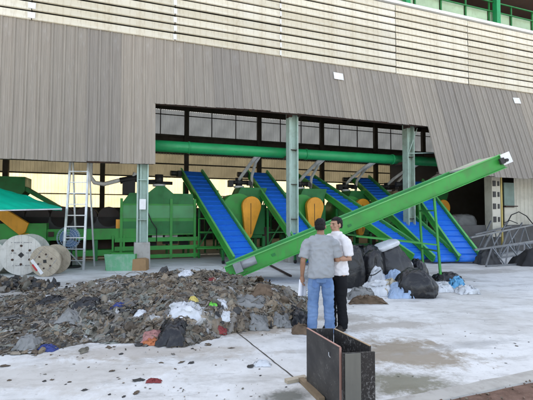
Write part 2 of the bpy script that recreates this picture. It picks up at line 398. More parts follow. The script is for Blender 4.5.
o = pb.build('soil_pebbles', [TR[1], TR[2], MSOIL]); o['kind'] = 'stuff'
# dark joint across the slab
j = MB(); ja, jb = gnd(234, 330), gnd(312, 392)
pts = [ja.lerp(jb, i / 24) + Vector((.012 * noise.noise(Vector((i * .7, 3, 0))), 0, .004)) for i in range(25)]
for i, p in enumerate(pts): 
    w = .008 + .006 * abs(noise.noise(Vector((i * 1.3, 0, 7)))); j.pts([p - Vector((w, 0, 0)), p + Vector((w, 0, 0))])
for i in range(24): j.face([2 * i, 2 * i + 1, 2 * i + 3, 2 * i + 2])
structure(j.build('slab_joint', paint('dirt_filled_joint', (.07, .06, .05, 1), .9)))

# ---------------------------------------------------------------- the warehouse
T0, T1 = -14.0, 34.0
wh = thing('warehouse', 'large open-fronted warehouse with grey sheet skirt and cream siding above', 'warehouse', P1, TH)
MBLACK0 = paint('dark_lining', (.03, .027, .024, 1), .9)  # near-black colour deepens the shade in the siding grooves
# cream siding: one long panel per row and bay
rows = 10; z0, z1 = 7.72, 10.72; hh = (z1 - z0) / rows
tj = [T0, -7.6, -3.3, 1.0, 4.9, 10.15, 14.15, 20.0, 26.5, T1]
def siding_mesh(w):
    m = MB(); h = hh
    prof = [(.01, .002), (.058, .0), (.080, .014), (.082, .04), (.070, h * .5), (.062, h - .062), (.052, h - .052), (.0, h - .050)]
    n = m.pts([(0, -a, b) for a, b in prof] + [(w, -a, b) for a, b in prof]); K = len(prof)
    for i in range(K - 1): m.face([n + i, n + i + 1, n + K + i + 1, n + K + i], 0, False)
    return m.mesh('siding_panel', MSIDE, False)
rs = random.Random(5)
for a, b in zip(tj[:-1], tj[1:]):
    me = siding_mesh(b - a - .025)
    for r in range(rows):
        place(me, 'siding_panel', wh, (a + .012, rs.uniform(-.008, .008), z0 + r * hh + rs.uniform(-.008, .008)))
for tt in (-3.3, 1.0, 4.9, -7.6): # rough white cover strips at the joints
    jm = MB().box((0, 0, 0), (.07 if tt > 2 else .20 if tt < 0 else .11, .012, hh * .62), Matrix.Rotation(R(-4), 3, 'X')).mesh('joint_cover', MWHITE)
    for r in range(rows): place(jm, 'joint_cover', wh, (tt + .01 * (r % 2), -.09, z0 + (r + .40) * hh))
m = MB().box(((T0 + T1) / 2, -.03, z1 + .06), (T1 - T0, .2, .12)); m.build('top_flashing', MWHITE, wh)
m = MB().box(((T0 + T1) / 2, .2, 9.2), (T1 - T0, .05, 3)); m.build('wall_lining', MBLACK0, wh)
# opening above the siding with rails, green posts and pale green boards
for i, tt in enumerate([x * 5.4 for x in range(-2, 7)]):
    MB().box((tt + .3, .35, 12.05), (.24, .24, 2.5)).build('upper_post', MPIPE, wh)
MPP = paint('faded_green_board', (.42, .55, .36, 1), .6, (.2, .2, .12, 1), .35)
x = -10.8
while x < 32:
    MB().box((x + .75, .60, 11.32), (1.40, .04, 1.05)).build('parapet_panel', MPP, wh)
    MB().box((x, .52, 11.5), (.06, .06, 1.5)).build('rail_post', MDGREEN, wh)
    x += 1.5
for z in (11.0, 11.75, 12.2):
    MB().box((10.6, .42 if z != 11.75 else .46, z), (43, .05, .05)).build('handrail', MDGREEN, wh)
# roof and side walls keep the sun out
r = MB(); n = r.pts([(T0, -.6, 13.4), (T1, -.6, 13.4), (T1, 15.4, 9.75), (T0, 15.4, 9.75), (T0, -.6, 13.5), (T1, -.6, 13.5), (T1, 15.4, 9.85), (T0, 15.4, 9.85)])
for q in ((0, 3, 2, 1), (4, 5, 6, 7), (0, 1, 5, 4), (2, 3, 7, 6), (1, 2, 6, 5), (0, 4, 7, 3)): r.face([n + i for i in q])
r.build('roof', MRUST, wh)
for tt in (T0 + .1, T1 - .1):
    m = MB(); m.prism([(0, 0), (15, 0), (15, 9.7), (0, 13.2)], -.05, .05, M=Matrix.Translation((tt, 0, 0)) @ Matrix.Rotation(math.pi / 2, 4, 'Z'))
    m.build('end_wall', MCREAMW, wh)
m = MB().box(((T0 + T1) / 2, 3.2, 12.4), (T1 - T0, .1, 1.9)); m.build('upper_back_lining', MDRUST, wh)
m = MB().box(((T0 + T1) / 2, 1.75, 10.62), (T1 - T0, 3.0, .12)); m.build('gallery_floor', MDRUST, wh)
# grey skirt of ribbed sheets
ST = 7.735
def SL(t):
    f = min(1, max(0, (t + 2.5) / 7.5)); return .04 + .25 * f * f * (3 - 2 * f)
NL, NR = .31, 11.22
def skirt_sheet(t0, t1, vlen0, vlen1, sd):
    rr = random.Random(sd); m = MB(); w = t1 - t0; prof = []
    npitch = max(1, round(w / .335)); p = w / npitch
    for i in range(npitch):
        a = i * p
        prof += [(a, .0), (a + .018, .038), (a + .055, .038), (a + .073, 0), (a + .155, 0), (a + .165, .011), (a + .19, .011), (a + .20, 0), (a + .27, 0), (a + .28, .011), (a + .305, .011), (a + .315, 0)]
    prof = [q for q in prof if q[0] < w] + [(w + .05, .004)]
    tilt = rr.uniform(-.012, .012); off = rr.uniform(0, .008); nv = 7
    for q in range(nv + 1):
        f = q / nv
        for x, d in prof:
            vl = vlen0 + (vlen1 - vlen0) * x / w
            v = f * vl; wob = .010 * noise.noise(Vector((t0 + x, v * .9, sd))) * min(1, q)
            lo = off + d + tilt * (x / w - .5) + wob + (rr.uniform(-.004, .004) if q == nv else 0)
            m.pts([(x, -(.0 + SL(t0 + x) * v) - lo, -v)])
    K = len(prof)
    for q in range(nv):
        for i in range(K - 1): a = q * K + i; m.face([a, a + 1, a + K + 1, a + K], 0, False)
    return m.mesh('skirt_sheet', MAWN, False)
rs = random.Random(11)
def run(ta, tb, v, jit):
    k = max(1, round((tb - ta) / 1.0)); w = (tb - ta) / k
    for i in range(k):
        e = rs.uniform(-jit, jit)
        place(skirt_sheet(ta + i * w, ta + (i + 1) * w, v + e, v + e + rs.uniform(-.02, .02), rs.randrange(999)), 'skirt_sheet', wh, (ta + i * w, rs.uniform(-.006, 0), ST))
run(T0, NL, 4.33, .03); run(NL + .002, NR, 2.31, .02); run(NR + .002, T1, 4.38, .03)
for a, b in ((T0, NL), (NR, T1)):
    for dv in (4.3, 2.2): MB().tube([(a + (b - a) * q / 16, -SL(a + (b - a) * q / 16) * dv + .09, ST - dv) for q in range(17)], .05, 6).build('skirt_rail', MRUST, wh)
MB().tube([(NL + (NR - NL) * q / 16, -SL(NL + (NR - NL) * q / 16) * 2.2 + .11, ST - 2.24) for q in range(17)], .09, 6).build('opening_beam', MRUST, wh)
m = MB().box(((T0 + T1) / 2, .35, 6.0), (T1 - T0, .22, .62)); m.build('front_beam', MDRUST, wh)
for tt, ang in ((7.3, .12), (17.0, -.2)):
    MB().box((tt, -.060 - SL(tt) * .54, 7.20), (.42, .012, .30), Euler((-math.atan(SL(tt)), ang * .3, 0)).to_matrix()).build('patch_sheet', MWHITE, wh)
for tt in (): MB().box((tt, -.14, ST - .0), (.07, .03, .12)).build('roof_clip', MWHITE, wh)
# front columns: H sections on concrete plinths
MSUNGAP = paint('pale_yellow_sun_gap', (.75, .68, .42, 1), .7, (.3, .22, .1, 1), .4, 6)
def column(tt, top, mat):
    if tt < 1: top = 4.6
    m = MB(); w, d = .36, .34
    hz2 = (.85 + top) / 2
    for e in (-1, 1): m.box((tt + e * (w / 2 - .02), 0, hz2), (.04, d, top - .85))
    m.box((tt, .04, hz2), (w - .08, .03, top - .85)); m.box((tt - .06, -.02, hz2), (.05, .09, top - .85))
    o = m.build('front_column', mat, wh)
    p = MB().box((tt, 0, .43), (.52, .5, .86), taper=.94); p.build('plinth', MCONC, o, bevel=.02)
    for z in (1.6, 2.9, 4.2): MB().box((tt, -.06, z), (w - .085, .16, .02)).build('stiffener', MRUST if tt > 2 else mat, o)
    q = MB().box((tt, 0, top - .07), (.56, .5, .14)); q.box((tt - .16, -.1, top - .24), (.12, .3, .2)); q.box((tt + .2, -.1, top - .22), (.1, .28, .16)); q.build('cap_bracket', MRUST, o)
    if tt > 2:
        for e, zz in ((-.2, top - .12), (.02, top - .2), (.22, top - .16)): MB().box((tt + e, -.275, zz), (.13, .04, .10), Matrix.Rotation(e * 2, 3, 'Y')).build('sun_gap_block', MSUNGAP, o)  # added pale blocks stand in for sunlight leaking in at the column tops
    return o
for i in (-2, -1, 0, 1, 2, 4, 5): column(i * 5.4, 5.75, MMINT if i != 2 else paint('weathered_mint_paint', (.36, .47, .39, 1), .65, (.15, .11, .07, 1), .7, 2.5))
m = MB().box((.0 + .0, -.19, 2.1), (.2, .012, .34)); m.build('notice_plate', MWHITE, wh)
m = MB(); m.tube([(11.15, -.15, 5.45), (10.7, -.1, 4.3)], .025, 6); m.tube([(10.7, -.1, 4.35), (12.0, -.3, 4.42)], .025, 6); m.build('stay_rod', MMINT, wh)
# back wall
MBAND = paint('brown_band', (.085, .068, .05, 1), .8, (.04, .03, .025, 1), .4)
MGIRT = paint('olive_brown_steel', (.07, .06, .042, 1), .75, (.04, .03, .02, 1), .4)
BY = 14.8
cols = [(k * 5.4 - 2.0) for k in range(-3, 7)]
dt0 = (F(0, BY, 0)); 
cols = []
for xx in (5, 102, 186, 259, 322, 376, 424, 466):
    q = (xx - CX) / FPX; b0 = F(0, BY - .2, 0)
    cols.append((q * b0.y - b0.x) / (U.x - q * U.y))
cols = [cols[0] - 5.4] + cols + [cols[-1] + 5.4, cols[-1] + 10.8]
for tt in cols: MB().box((tt, BY - .22, 4.85), (.30, .3, 9.7)).build('back_column', MGIRT, wh)
for z, h in ((9.45, .5), (7.36, .16), (5.35, .09), (4.42, .09), (3.12, .07), (2.2, .12)):
    MB().box(((T0 + T1) / 2, BY - .06, z), (T1 - T0, .08, h)).build('wall_girt', MGIRT, wh)
def wavy(w, h, mat, name, pit=.2, dep=.03):
    m = MB(); k = int(w / pit) ; pr = []
    for i in range(k): a = i * w / k; pr += [(a, 0), (a + pit * .45, 0), (a + pit * .55, -dep), (a + pit * .9, -dep)]
    pr.append((w, 0)); n = m.pts([(x, d, 0) for x, d in pr] + [(x, d, h) for x, d in pr]); K = len(pr)
    for i in range(K - 1): m.face([n + i, n + i + 1, n + K + i + 1, n + K + i])
    return m.mesh(name, mat, False)
mu = wavy(2.0, .75, MBACKU, 'back_wall_sheet'); mu2 = wavy(2.0, .94, MBACKU, 'back_wall_sheet'); ml = wavy(2.0, 2.26, MBACKL, 'translucent_sheet')
mw = wavy(1.62, 1.72, MWINP, 'clerestory_pane', .12, .015)
x = T0 + .1
while x < T1 - .1:
    place(mu, 'back_wall_sheet', wh, (x, BY + .02, 5.36)); place(mu2, 'back_wall_sheet', wh, (x, BY + .02, 4.42))
    place(ml, 'translucent_sheet', wh, (x, BY + .02, 2.18)); x += 2
m = MB().box(((T0 + T1) / 2, BY + .03, 6.75), (T1 - T0, .06, 1.36)); m.build('band_panel', MBAND, wh)
m = MB().box(((T0 + T1) / 2, BY + .05, 1.08), (T1 - T0, .15, 2.16)); m.build('back_dado', MDCONC, wh)
x = T0 + .1
for a, b in zip(cols[:-1], cols[1:]):
    w = (b - a) / 3
    for i in range(3):
        me = wavy(w, 1.85, MWINP, 'clerestory_pane', .14, .02); place(me, 'clerestory_pane', wh, (a + i * w, BY + .03, 7.36))
        MB().box((a + i * w + .04, BY - .02, 8.28), (.06, .06, 1.85)).build('glazing_bar', MDRUST, wh)
    MB().box(((a + b) / 2, BY - .05, 8.85), (b - a - .3, .05, .06)).build('glazing_bar', MDRUST, wh)
# infill at the right end
MBLACK2 = paint('bay_shade_board', (.11, .095, .08, 1), .9, (.09, .07, .05, 1), .4)
m = MB().box((20.2, 5.0, 2.6), (13.0, .12, 5.2)); m.build('bay_shade_wall', MBLACK2, wh)  # dark wall added to stand in for the shade of the right bay
m = MB().box((15.0, .25, .64), (3.2, .2, 1.28)); m.build('low_wall', MDCONC, wh)
m = MB().box((25.3, .25, .64), (17.4, .2, 1.28)); m.build('low_wall', MDCONC, wh)
for i in range(9):
    me = wavy(1.9, 2.6, MCREAMW, 'infill_sheet', .24, .02); place(me, 'infill_sheet', wh, (17.2 + i * 1.9, .2, 1.28))
m = MB().box((16.85, .2, 2.75), (.66, .05, 1.1)); m.build('shutter', MDULL, wh)
m = MB().box((16.85, .2, 1.7), (.66, .05, .84)); m.build('infill_sheet', MCREAMW, wh)
m = MB().box((16.8, .1, 2.17), (.8, .18, .05)); m.build('sill', MRUST, wh)
m = MB().box((15.55, -.0, 2.35), (.52, .4, 3.2)); pa = m.build('pale_pier', MCREAMW, wh)
for z in (1.55, 2.15, 2.7, 3.2):
    MB().box((15.42, -.212, z), (.17, .03, .26)).build('vent_hole', MBLACK, pa)
    MB().box((15.68, -.212, z), (.1, .03, .22)).build('vent_hole', MBLACK, pa)
MB().box((15.86, -.2, 2.0), (.07, .07, 3.4)).build('yellow_pipe', paint('yellow_paint', (.55, .42, .12, 1)), wh)
MB().tube([(17.95, -1.2, 0), (17.95, -1.2, 6.0)], .035, 8).build('thin_pole', MRUST, wh)

# ---------------------------------------------------------------- overhead duct
du = thing('overhead_duct', 'long round green duct running under the skirt across the opening', 'duct', P1, TH)
MB().tube([(-9, .75, 4.2), (17.5, .75, 4.2)], .205, 24).build('pipe', MPIPE, du)
m = MB()
for tt in (-3, 1.6, 6.3, 10.5, 14): m.tube([(tt, .75, 4.2), (tt + .06, .75, 4.2)], .225, 24)
m.build('flange', MPIPE, du)
m = MB()
for tt in (-5.4, 0, 5.4, 10.8, 16.2): m.box((tt, .45, 4.0), (.1, .75, .1))
m.build('bracket', MRUST, du)

# ---------------------------------------------------------------- belt conveyors
def conveyor(name, label, foot, top, bw, sh, group=None, legs=True, cleat=.36, frame=MGREEN, below=.08):
    foot, top = Vector(foot), Vector(top); d = top - foot; L = d.length; hz = math.atan2(d.y, d.x); inc = math.asin(d.z / L)
    t = thing(name, label, 'conveyor', foot, hz, group)
    Rm = Matrix.Rotation(-inc, 4, 'Y')
    def inc_box(m, c, s, mi=0): m.box(Rm @ Vector(c), s, Rm.to_3x3(), mi)
    m = MB(); inc_box(m, (L / 2, 0, 0), (L, bw, .03)); inc_box(m, (L / 2, 0, -.14), (L, bw, .03))
    m.tube([Rm @ Vector((L, -bw / 2, -.07)), Rm @ Vector((L, bw / 2, -.07))], .085, 14); m.tube([Rm @ Vector((0, -bw / 2, -.07)), Rm @ Vector((0, bw / 2, -.07))], .085, 14)
    m.build('belt', MBELT, t)
    c = MB(); c.box((0, 0, 0), (.022, bw * .97, .045)); cm = c.mesh('cleat', MBELT)
    k = int(L / cleat)
    for i in range(k): place(cm, 'cleat', t, Rm @ Vector((.2 + i * cleat, 0, .035)), (0, -inc, 0))
    for s in (-1, 1):
        m = MB(); y = s * (bw / 2 + .03)
        inc_box(m, (L / 2, y, sh / 2 - below - sh * .5 + .10), (L + .1, .04, sh))
        o = m.build('side_frame', frame, t)
        zt = sh / 2 - below - sh * .5 + .10 + sh / 2
        m = MB(); inc_box(m, (L / 2, y + s * .018, zt + .013), (L + .1, .075, .026)); m.build('top_flange', MTRIM if frame is MGREEN else frame, o)
        m = MB(); inc_box(m, (L / 2, y + s * .045, zt - sh - .012), (L + .1, .09, .022)); m.build('bottom_flange', frame, o)
    m = MB(); q = Rm @ Vector((L - .15, bw / 2 + .22, -.05)); m.tube([q, q + Vector((0, .35, 0))], .12, 14); m.box(q + Vector((0, -.05, 0)), (.28, .18, .26)); m.build('drive_motor', MBLACK, t)
    return t, Rm, L
def leg_frame(t, Rm, L, f, bw, sh, mat=MGREEN, spread=.0, wheels=True, brace=True, below=.1):
    p = Rm @ Vector((L * f, 0, -below)); tops = []
    for s in (-1, 1):
        a = Vector((p.x, s * (bw / 2 + .07), p.z)); b = Vector((p.x + spread, s * (bw / 2 + .12), .14 if wheels else 0)); tops.append((a, b))
        lg = MB().bar(a, b, .06).build('leg', mat, t)
        if wheels:
            w = MB(); w.tube([b + Vector((0, -.025, -.075)), b + Vector((0, .025, -.075))], .065, 14); w.build('caster', MRUBBER, lg)
    if brace:
        m = MB()
        for q in (.35, .75): m.bar(tops[0][0].lerp(tops[0][1], q), tops[1][0].lerp(tops[1][1], q), .045)
        m.bar(tops[0][0].lerp(tops[0][1], .35), tops[1][0].lerp(tops[1][1], .75), .035)
        m.build('cross_brace', mat, t)
GC = 'blue inclined belts feeding the machines'
specs = [((246, 258, .25), (191.5, 172, 18.5), 'steep blue belt conveyor beside the big green hopper, first from the left'),
         ((319, 258, .25), (257, 173, 19.2), 'steep blue belt conveyor whose foot lies behind the two men'),
         ((421, 256, .25), (304.5, 176, 20.6), 'most slanted blue belt conveyor, running down behind the black bags'),
         ((446, 258, .2), (360, 178, 21.5), 'blue belt conveyor crossing behind the legs of the long green conveyor'),
         ((469, 258, .2), (414, 182, 19.0), 'blue belt conveyor farthest right, its foot beside the grey steel trusses')]
for (fx, fy, fz), (tx, ty, tY), lb in specs:
    t, Rm, L = conveyor('inclined_conveyor', lb, gnd(fx, fy, fz), at(tx, ty, tY), .74 if fx > 460 else .93, .21, GC)
    fo = t.location.z; hw = .43 if fx > 460 else .52
    for f in (.12, .55, .9):
        p = Rm @ Vector((L * f, 0, -.2))
        for s in (-1, 1):
            lg = MB().bar((p.x, s * hw, p.z), (p.x, s * hw, -fo + (.12 if f < .2 else 0)), .07).build('leg', MDGREEN, t)
            if f < .2: MB().tube([(p.x, s * hw - .03, -fo + .07), (p.x, s * hw + .03, -fo + .07)], .07, 12).build('caster', MRUBBER, lg)
        if f > .2:
            m = MB(); m.bar((p.x, -.49, (p.z - fo) / 2), (p.x, .49, (p.z - fo) / 2), .05); m.bar((p.x, -.49, p.z), (p.x, .49, -fo + .5), .04); m.build('cross_brace', MDGREEN, t)
# long green conveyor in front: its near side is what the photograph shows
la, lb_ = at(227.5, 272.6, 10.25), at(500, 161, 10.7)
off = Vector((0, .45, 0))
t, Rm, L = conveyor('long_conveyor', 'long bright green conveyor rising to the right in front of the blue belts', la + off, lb_ + off, .8, .355, None, cleat=.5, below=.12)
fo = t.location.z
for f, sp in ((.733, .12),):
    p = Rm @ Vector((L * f, 0, -.2)); pr = []
    for s in (-1, 1):
        a = Vector((p.x, s * .46, p.z)); b = Vector((p.x + .12, s * .50, -fo + .16)); pr.append((a, b))
        lg = MB().bar(a, b, .055).build('leg', MGREEN, t)
        w = MB(); w.tube([b + Vector((0, -.03, -.08)), b + Vector((0, .03, -.08))], .075, 14); w.box(b + Vector((0, 0, -.02)), (.09, .09, .08)); w.build('caster', MRUBBER, lg)
    for kf in (.18, .7): MB().bar(pr[0][0].lerp(pr[0][1], kf), pr[1][0].lerp(pr[1][1], kf), .04).build('cross_brace', MGREEN, t)
    for s in (0, 1):
        e = Rm @ Vector((L * .28, (-.46, .46)[s], -.22)); MB().bar(pr[s][0].lerp(pr[s][1], .62), Vector((e.x + 1.2, e.y, e.z + .3)), .04).build('stay', MGREEN, t)
m = MB()
m.box(Rm @ Vector((L + .12, -.52, .02)), (.27, .03, .30), Rm.to_3x3()); m.build('end_plate', MWHITE, t)
m = MB(); m.tube([Rm @ Vector((L + .06, -.62, -.02)), Rm @ Vector((L + .06, .5, -.02))], .045, 12); m.box(Rm @ Vector((L - .05, -.56, -.0)), (.12, .08, .16), Rm.to_3x3()); m.build('end_bearing', MBLACK, t)
m = MB(); m.box(Rm @ Vector((L - .55, 0, .16)), (.9, .86, .05), Rm.to_3x3()); m.build('cover_board', paint('pale_cover', (.62, .6, .46, 1)), t)
m = MB(); m.tube([Rm @ Vector((.32, -.50, .05)), Rm @ Vector((.78, -.50, .05))], .11, 14); m.box(Rm @ Vector((.28, -.52, .04)), (.2, .2, .26), Rm.to_3x3()); m.build('gear_motor', MGREYM, t)
m = MB().box(Rm @ Vector((1.25, -.462, -.01)), (.10, .01, .07), Rm.to_3x3()); m.box(Rm @ Vector((3.4, -.462, -.06)), (.10, .01, .06), Rm.to_3x3()); m.build('name_plate', MDGREEN, t)

# ---------------------------------------------------------------- machines between the belts
def granulator(loc, label, hop=MDGREEN):
    t = thing('shredder', label, 'shredder', loc, TH, 'green shredding machines between the belts')
    m = MB(); m.box((0, 0, 1.55), (1.7, 1.3, 1.3)); m.box((0, 0, .85), (1.5, 1.2, .2)); m.build('body', MDGREEN, t, bevel=.02)
    m = MB(); m.tube([(-.35, -.70, 1.95), (-.35, .7, 1.95)], .72, 20); m.build('rotor_housing', MPALEGREEN if False else MGREEN, t)
    m = MB(); m.prism([(-.55, 2.2), (.75, 2.2), (1.0, 2.95), (-.2, 2.95)], -.5, .6); m.build('hopper', hop, t)
    # teardrop belt guard
    pl = []
    for i in range(13):
        a = R(-15 + 210 * i / 12); pl.append((.12 + .42 * math.cos(a), 2.12 + .42 * math.sin(a)))
    for i in range(7):
        a = R(195 + 150 * i / 6); pl.append((-.02 + .16 * math.cos(a), .92 + .16 * math.sin(a)))
    m = MB(); m.prism(pl, -1.06, -.84); o = m.build('belt_guard', MORANGE, t, bevel=.025)
    m = MB(); m.box((.07, -1.068, 1.6), (.02, .012, 1.3)); m.build('guard_seam', MBLACK, o)
    m = MB()
    for sx in (-.8, .8):
        for sy in (-.6, .6): m.box((sx, sy, .42), (.14, .14, .84))
    for sy in (-.6, .6): m.box((0, sy, .3), (1.5, .1, .12))
    m.build('stand', MDGREEN, t)
    m = MB(); m.tube([(.95, -.5, .25), (.95, -.5, 1.1)], .2, 14); m.box((.95, -.5, 1.15), (.3, .3, .14)); m.build('side_motor', MRUST, t)
    m = MB(); m.loft([((-.1, .2, 2.95), .2, .2), ((-.1, .2, 3.0), .24, .24), ((-.1, .2, 3.05), .24, .24)], 16); o = m.build('blower_base', MWHITE, t)
    m = MB(); m.tube([(-.1, .2, 3.05), (-.1, .2, 3.42)], .16, 16); m.tube([(-.45, .2, 3.22), (.3, .2, 3.22)], .1, 12); m.box((.4, .2, 3.2), (.2, .25, .22)); m.box((-.5, .15, 3.15), (.2, .3, .3)); m.build('blower_motor', MBLACK, t)
    m = MB(); m.tube([(-.15, .2, 3.25), (.0, -.2, 3.6), (.12, -1.2, 4.05), (.12, -1.9, 4.2)], .075, 10); m.tube([(.55, .3, 2.95), (.45, .0, 3.5), (.3, -1.0, 4.0), (.25, -1.8, 4.2)], .065, 10); m.build('suction_hose', MHOSE, t)
    return t
for (x, y, Y), lb, hop in (((242, 262, 17.6), 'green shredder with orange guard between the first and second blue belts', MDGREEN), ((303, 262, 18.4), 'green shredder with orange guard directly right of the middle column', MDGREEN),
                      ((350, 262, 20.0), 'green shredder with orange guard between the two slanted middle belts', MDGREEN), ((392, 262, 20.4), 'green shredder with tan hopper left of the right-hand column', MTAN), ((428, 262, 21.2), 'green shredder with orange guard behind the farthest right blue belt', MDGREEN)):
    p = at(x, y, Y); granulator((p.x, p.y, 0), lb, hop)

def platform(t0, yin, lb):
    p = F(t0, yin, 0); t = thing('steel_platform', lb, 'platform', (p.x, p.y, 0), TH, 'green service platforms behind the belts')
    for a in (-.6, .6):
        for b in (-.4, .4): MB().bar((a, b, 0), (a, b, 3.0), .09).build('post', MDGREEN, t)
    for z in (.9, 2.05): MB().box((0, -.46, z), (1.5, .08, .1)).build('rail', MGREEN, t)
    MB().box((0, 0, 1.5), (1.5, 1.0, .06)).build('deck', MDGREEN, t)
    MB().bar((-.6, -.46, .2), (.6, -.46, 1.4), .06).build('diagonal', MGREEN, t)
    MB().tube([(.3, .1, 1.53), (.3, .1, 2.3), (.1, .1, 2.5), (-.5, .1, 2.5)], .11, 10).build('drain_pipe', MHOSE, t)
    MB().tube([(-.25, -.1, 1.53), (-.25, -.1, 2.15)], .24, 14).build('tank', MGREYM, t)
platform(4.5, 6.4, 'green service platform with grey tank behind the first orange guard'); platform(7.3, 7.0, 'green service platform with grey tank behind the middle column'); platform(9.6, 7.6, 'green service platform with grey tank behind the slanted belts')
# big hopper machine by the left column
p = at(157, 262, 16.6)
t = thing('hopper_machine', 'large green hopper tank on an open frame behind the left column', 'hopper', (p.x, p.y, 0), TH)
W2 = 1.42
m = MB(); m.prism([(-W2, .95), (W2, .95), (W2, 2.2), (-W2, 2.2)], -.8, .9); m.build('tank', MGREEN, t)
m = MB(); m.prism([(-W2, 2.2), (W2, 2.2), (W2 - .1, 2.62), (.55, 2.62), (.2, 2.92), (-.1, 2.92), (-.45, 2.62), (-W2 + .3, 2.62)], -.82, .9); m.build('lid', MDGREEN, t)
for xx in (-.95, -.0, .95):
    MB().box((xx, -.815, 1.88), (.86, .03, .5)).build('upper_panel', MPALEGREEN, t)
    MB().box((xx, -.812, 1.25), (.86, .024, .5)).build('lower_panel', MDGREEN, t)
for xx in (-W2, -.47, .47, W2): MB().box((xx, -.83, 1.2), (.10, .08, 2.4)).build('upright', MGREEN, t); MB().box((xx, .8, .5), (.1, .1, 1)).build('upright', MGREEN, t)
for z, h in ((.12, .14), (.45, .16), (.78, .16)): MB().box((0, -.84, z), (3.3, .10, h)).build('frame_rail', MGREEN, t)
m = MB(); m.box((-.3, -.1, .5), (.5, .5, .3)); m.box((.5, -.2, .68), (.6, .4, .25)); m.box((1.1, .1, .55), (.35, .4, .4)); m.build('gear_unit', MBLACK, t)
m = MB(); m.box((-.05, -.55, .88), (.42, .3, .3)); m.box((.5, -.5, .92), (.5, .3, .26)); m.build('pale_cabinet', MREEL, t)
m = MB(); m.tube([(.05, 0, 2.95), (.05, 0, 3.04)], .26, 16); m.build('motor_base', MWHITE, t)
m = MB(); m.tube([(.05, 0, 3.04), (.05, 0, 3.45)], .17, 16); m.tube([(-.5, 0, 3.1), (.6, 0, 3.1)], .07, 10); m.tube([(.05, 0, 3.2), (-1.2, .1, 3.15)], .05, 8); m.build('top_motor', MBLACK, t)
m = MB(); m.tube([(-.55, -.86, 2.7), (-.5, -.9, 2.0), (-.3, -.92, 1.5), (-.1, -.92, 1.2), (-.1, -.9, .7)], .02, 6); m.build('cable', MBLACK, t)
m = MB(); m.tube([(-2.6, .1, 4.2), (-2.62, .1, 3.3), (-2.45, .1, 3.05), (-2.1, .1, 3.0), (-1.6, .1, 3.15), (-1.0, .1, 3.3), (-.9, .1, 3.5)], .085, 10); m.build('suction_hose', MHOSE, t)
m = MB(); m.box((-1.15, .2, 2.9), (.5, .4, .6)); m.tube([(-1.5, .1, 3.15), (-.8, .1, 3.3)], .13, 12); m.build('blower', MBLACK, t)
# platform rail right of the hopper machine
m = MB(); m.tube([(1.55, -1.05, 0), (1.55, -1.05, 1.6)], .03, 6); m.tube([(2.5, -1.05, 0), (2.5, -1.05, 1.6)], .03, 6)
for z in (.45, 1.05, 1.6): m.tube([(1.55, -1.05, z), (2.5, -1.05, z)], .025, 6)
m.build('guard_rail', MGREEN, t); MB().box((2.0, -1.0, .40), (1.1, .4, .06)).build('step_plate', MGREEN, t)

# left sorting line: long green trough with drums
p = at(75, 262, 15.2)
t = thing('drum_line', 'long green trough machine with dark drums behind the ladder', 'machine', (p.x, p.y, 0), TH)
m = MB(); m.box((0, 0, 1.02), (5.2, .9, .42)); m.build('trough', MGREEN, t, bevel=.01)
m = MB(); m.box((-1.75, -.05, .95), (1.7, 1.0, 1.0)); m.build('end_casing', MGREEN, t, bevel=.01)
m = MB(); m.box((0, 0, .3), (5.0, .7, .22)); m.build('lower_beam', MGREEN, t)
m = MB(); m.box((0, .35, .62), (5, .1, .5)); m.build('rusty_backing', MRUST, t)
for xx in (-2.3, -.9, .75, 2.3): MB().box((xx, -.3, .4), (.12, .12, .8)).build('leg', MDGREEN, t)
for xx in (1.35, 1.75): MB().box((xx, -.5, .66), (.07, .05, .6)).build('strut', MGREEN, t)
for i in range(6):
    m = MB(); xx = -2.1 + i * .82; m.tube([(xx, -.1, 1.68), (xx, 1.2, 1.68)], .40, 18); m.build('drum', MDRUST, t)
m = MB(); m.box((0, .5, 1.45), (5.2, 1.2, .45)); m.build('drum_bed', MBLACK, t)
m = MB(); m.box((1.55, -.3, 1.4), (.2, .2, .36)); m.build('orange_motor', MORANGE, t)
m = MB(); m.box((-.75, -.56, 1.05), (.18, .04, .18)); m.build('fitting', MRUST, t)
# dark green feed hopper behind the tarp
p = at(10, 262, 16.2)
t = thing('feed_chute', 'dark green feed chute sloping down behind the teal tarpaulin', 'chute', (p.x, p.y, 0), TH)
m = MB(); m.prism([(-1.2, 2.2), (.1, 2.2), (.55, 2.72), (.55, 3.3), (-1.2, 3.3)], -.4, .8); m.build('chute_box', MDGREEN, t)
m = MB(); m.bar((.5, 0, 2.85), (2.9, 0, 1.35), .7, .16); m.build('slide', MDGREEN, t)
m = MB()
for xx in (-1.0, .4): m.box((xx, .2, 1.1), (.12, .12, 2.3))
m.build('leg', MDGREEN, t)
# orange guard
t = thing('orange_chute', 'tilted orange sheet metal chute above the cable reels', 'chute', at(8, 236, 14.0), TH)
m = MB(); Rt = Matrix.Rotation(R(38), 4, 'Y')
m.prism([(-.6, .0), (.55, -.08), (.62, .1), (.5, .42), (-.6, .36)], -.14, .14, M=Matrix.Translation((0, 0, .42)) @ Rt); m.build('guard_shell', MORANGE, t, bevel=.02)
m = MB(); m.tube([(.42, -.05, -.05), (.5, -.05, .05), (.62, -.05, .05), (.7, -.05, -.08)], .05, 8); m.build('handle_bow', paint('yellow_tube', (.6, .4, .03, 1)), t)
m = MB(); m.box((0, .05, -.65), (.12, .12, 1.5)); m.build('stand', MDGREEN, t)

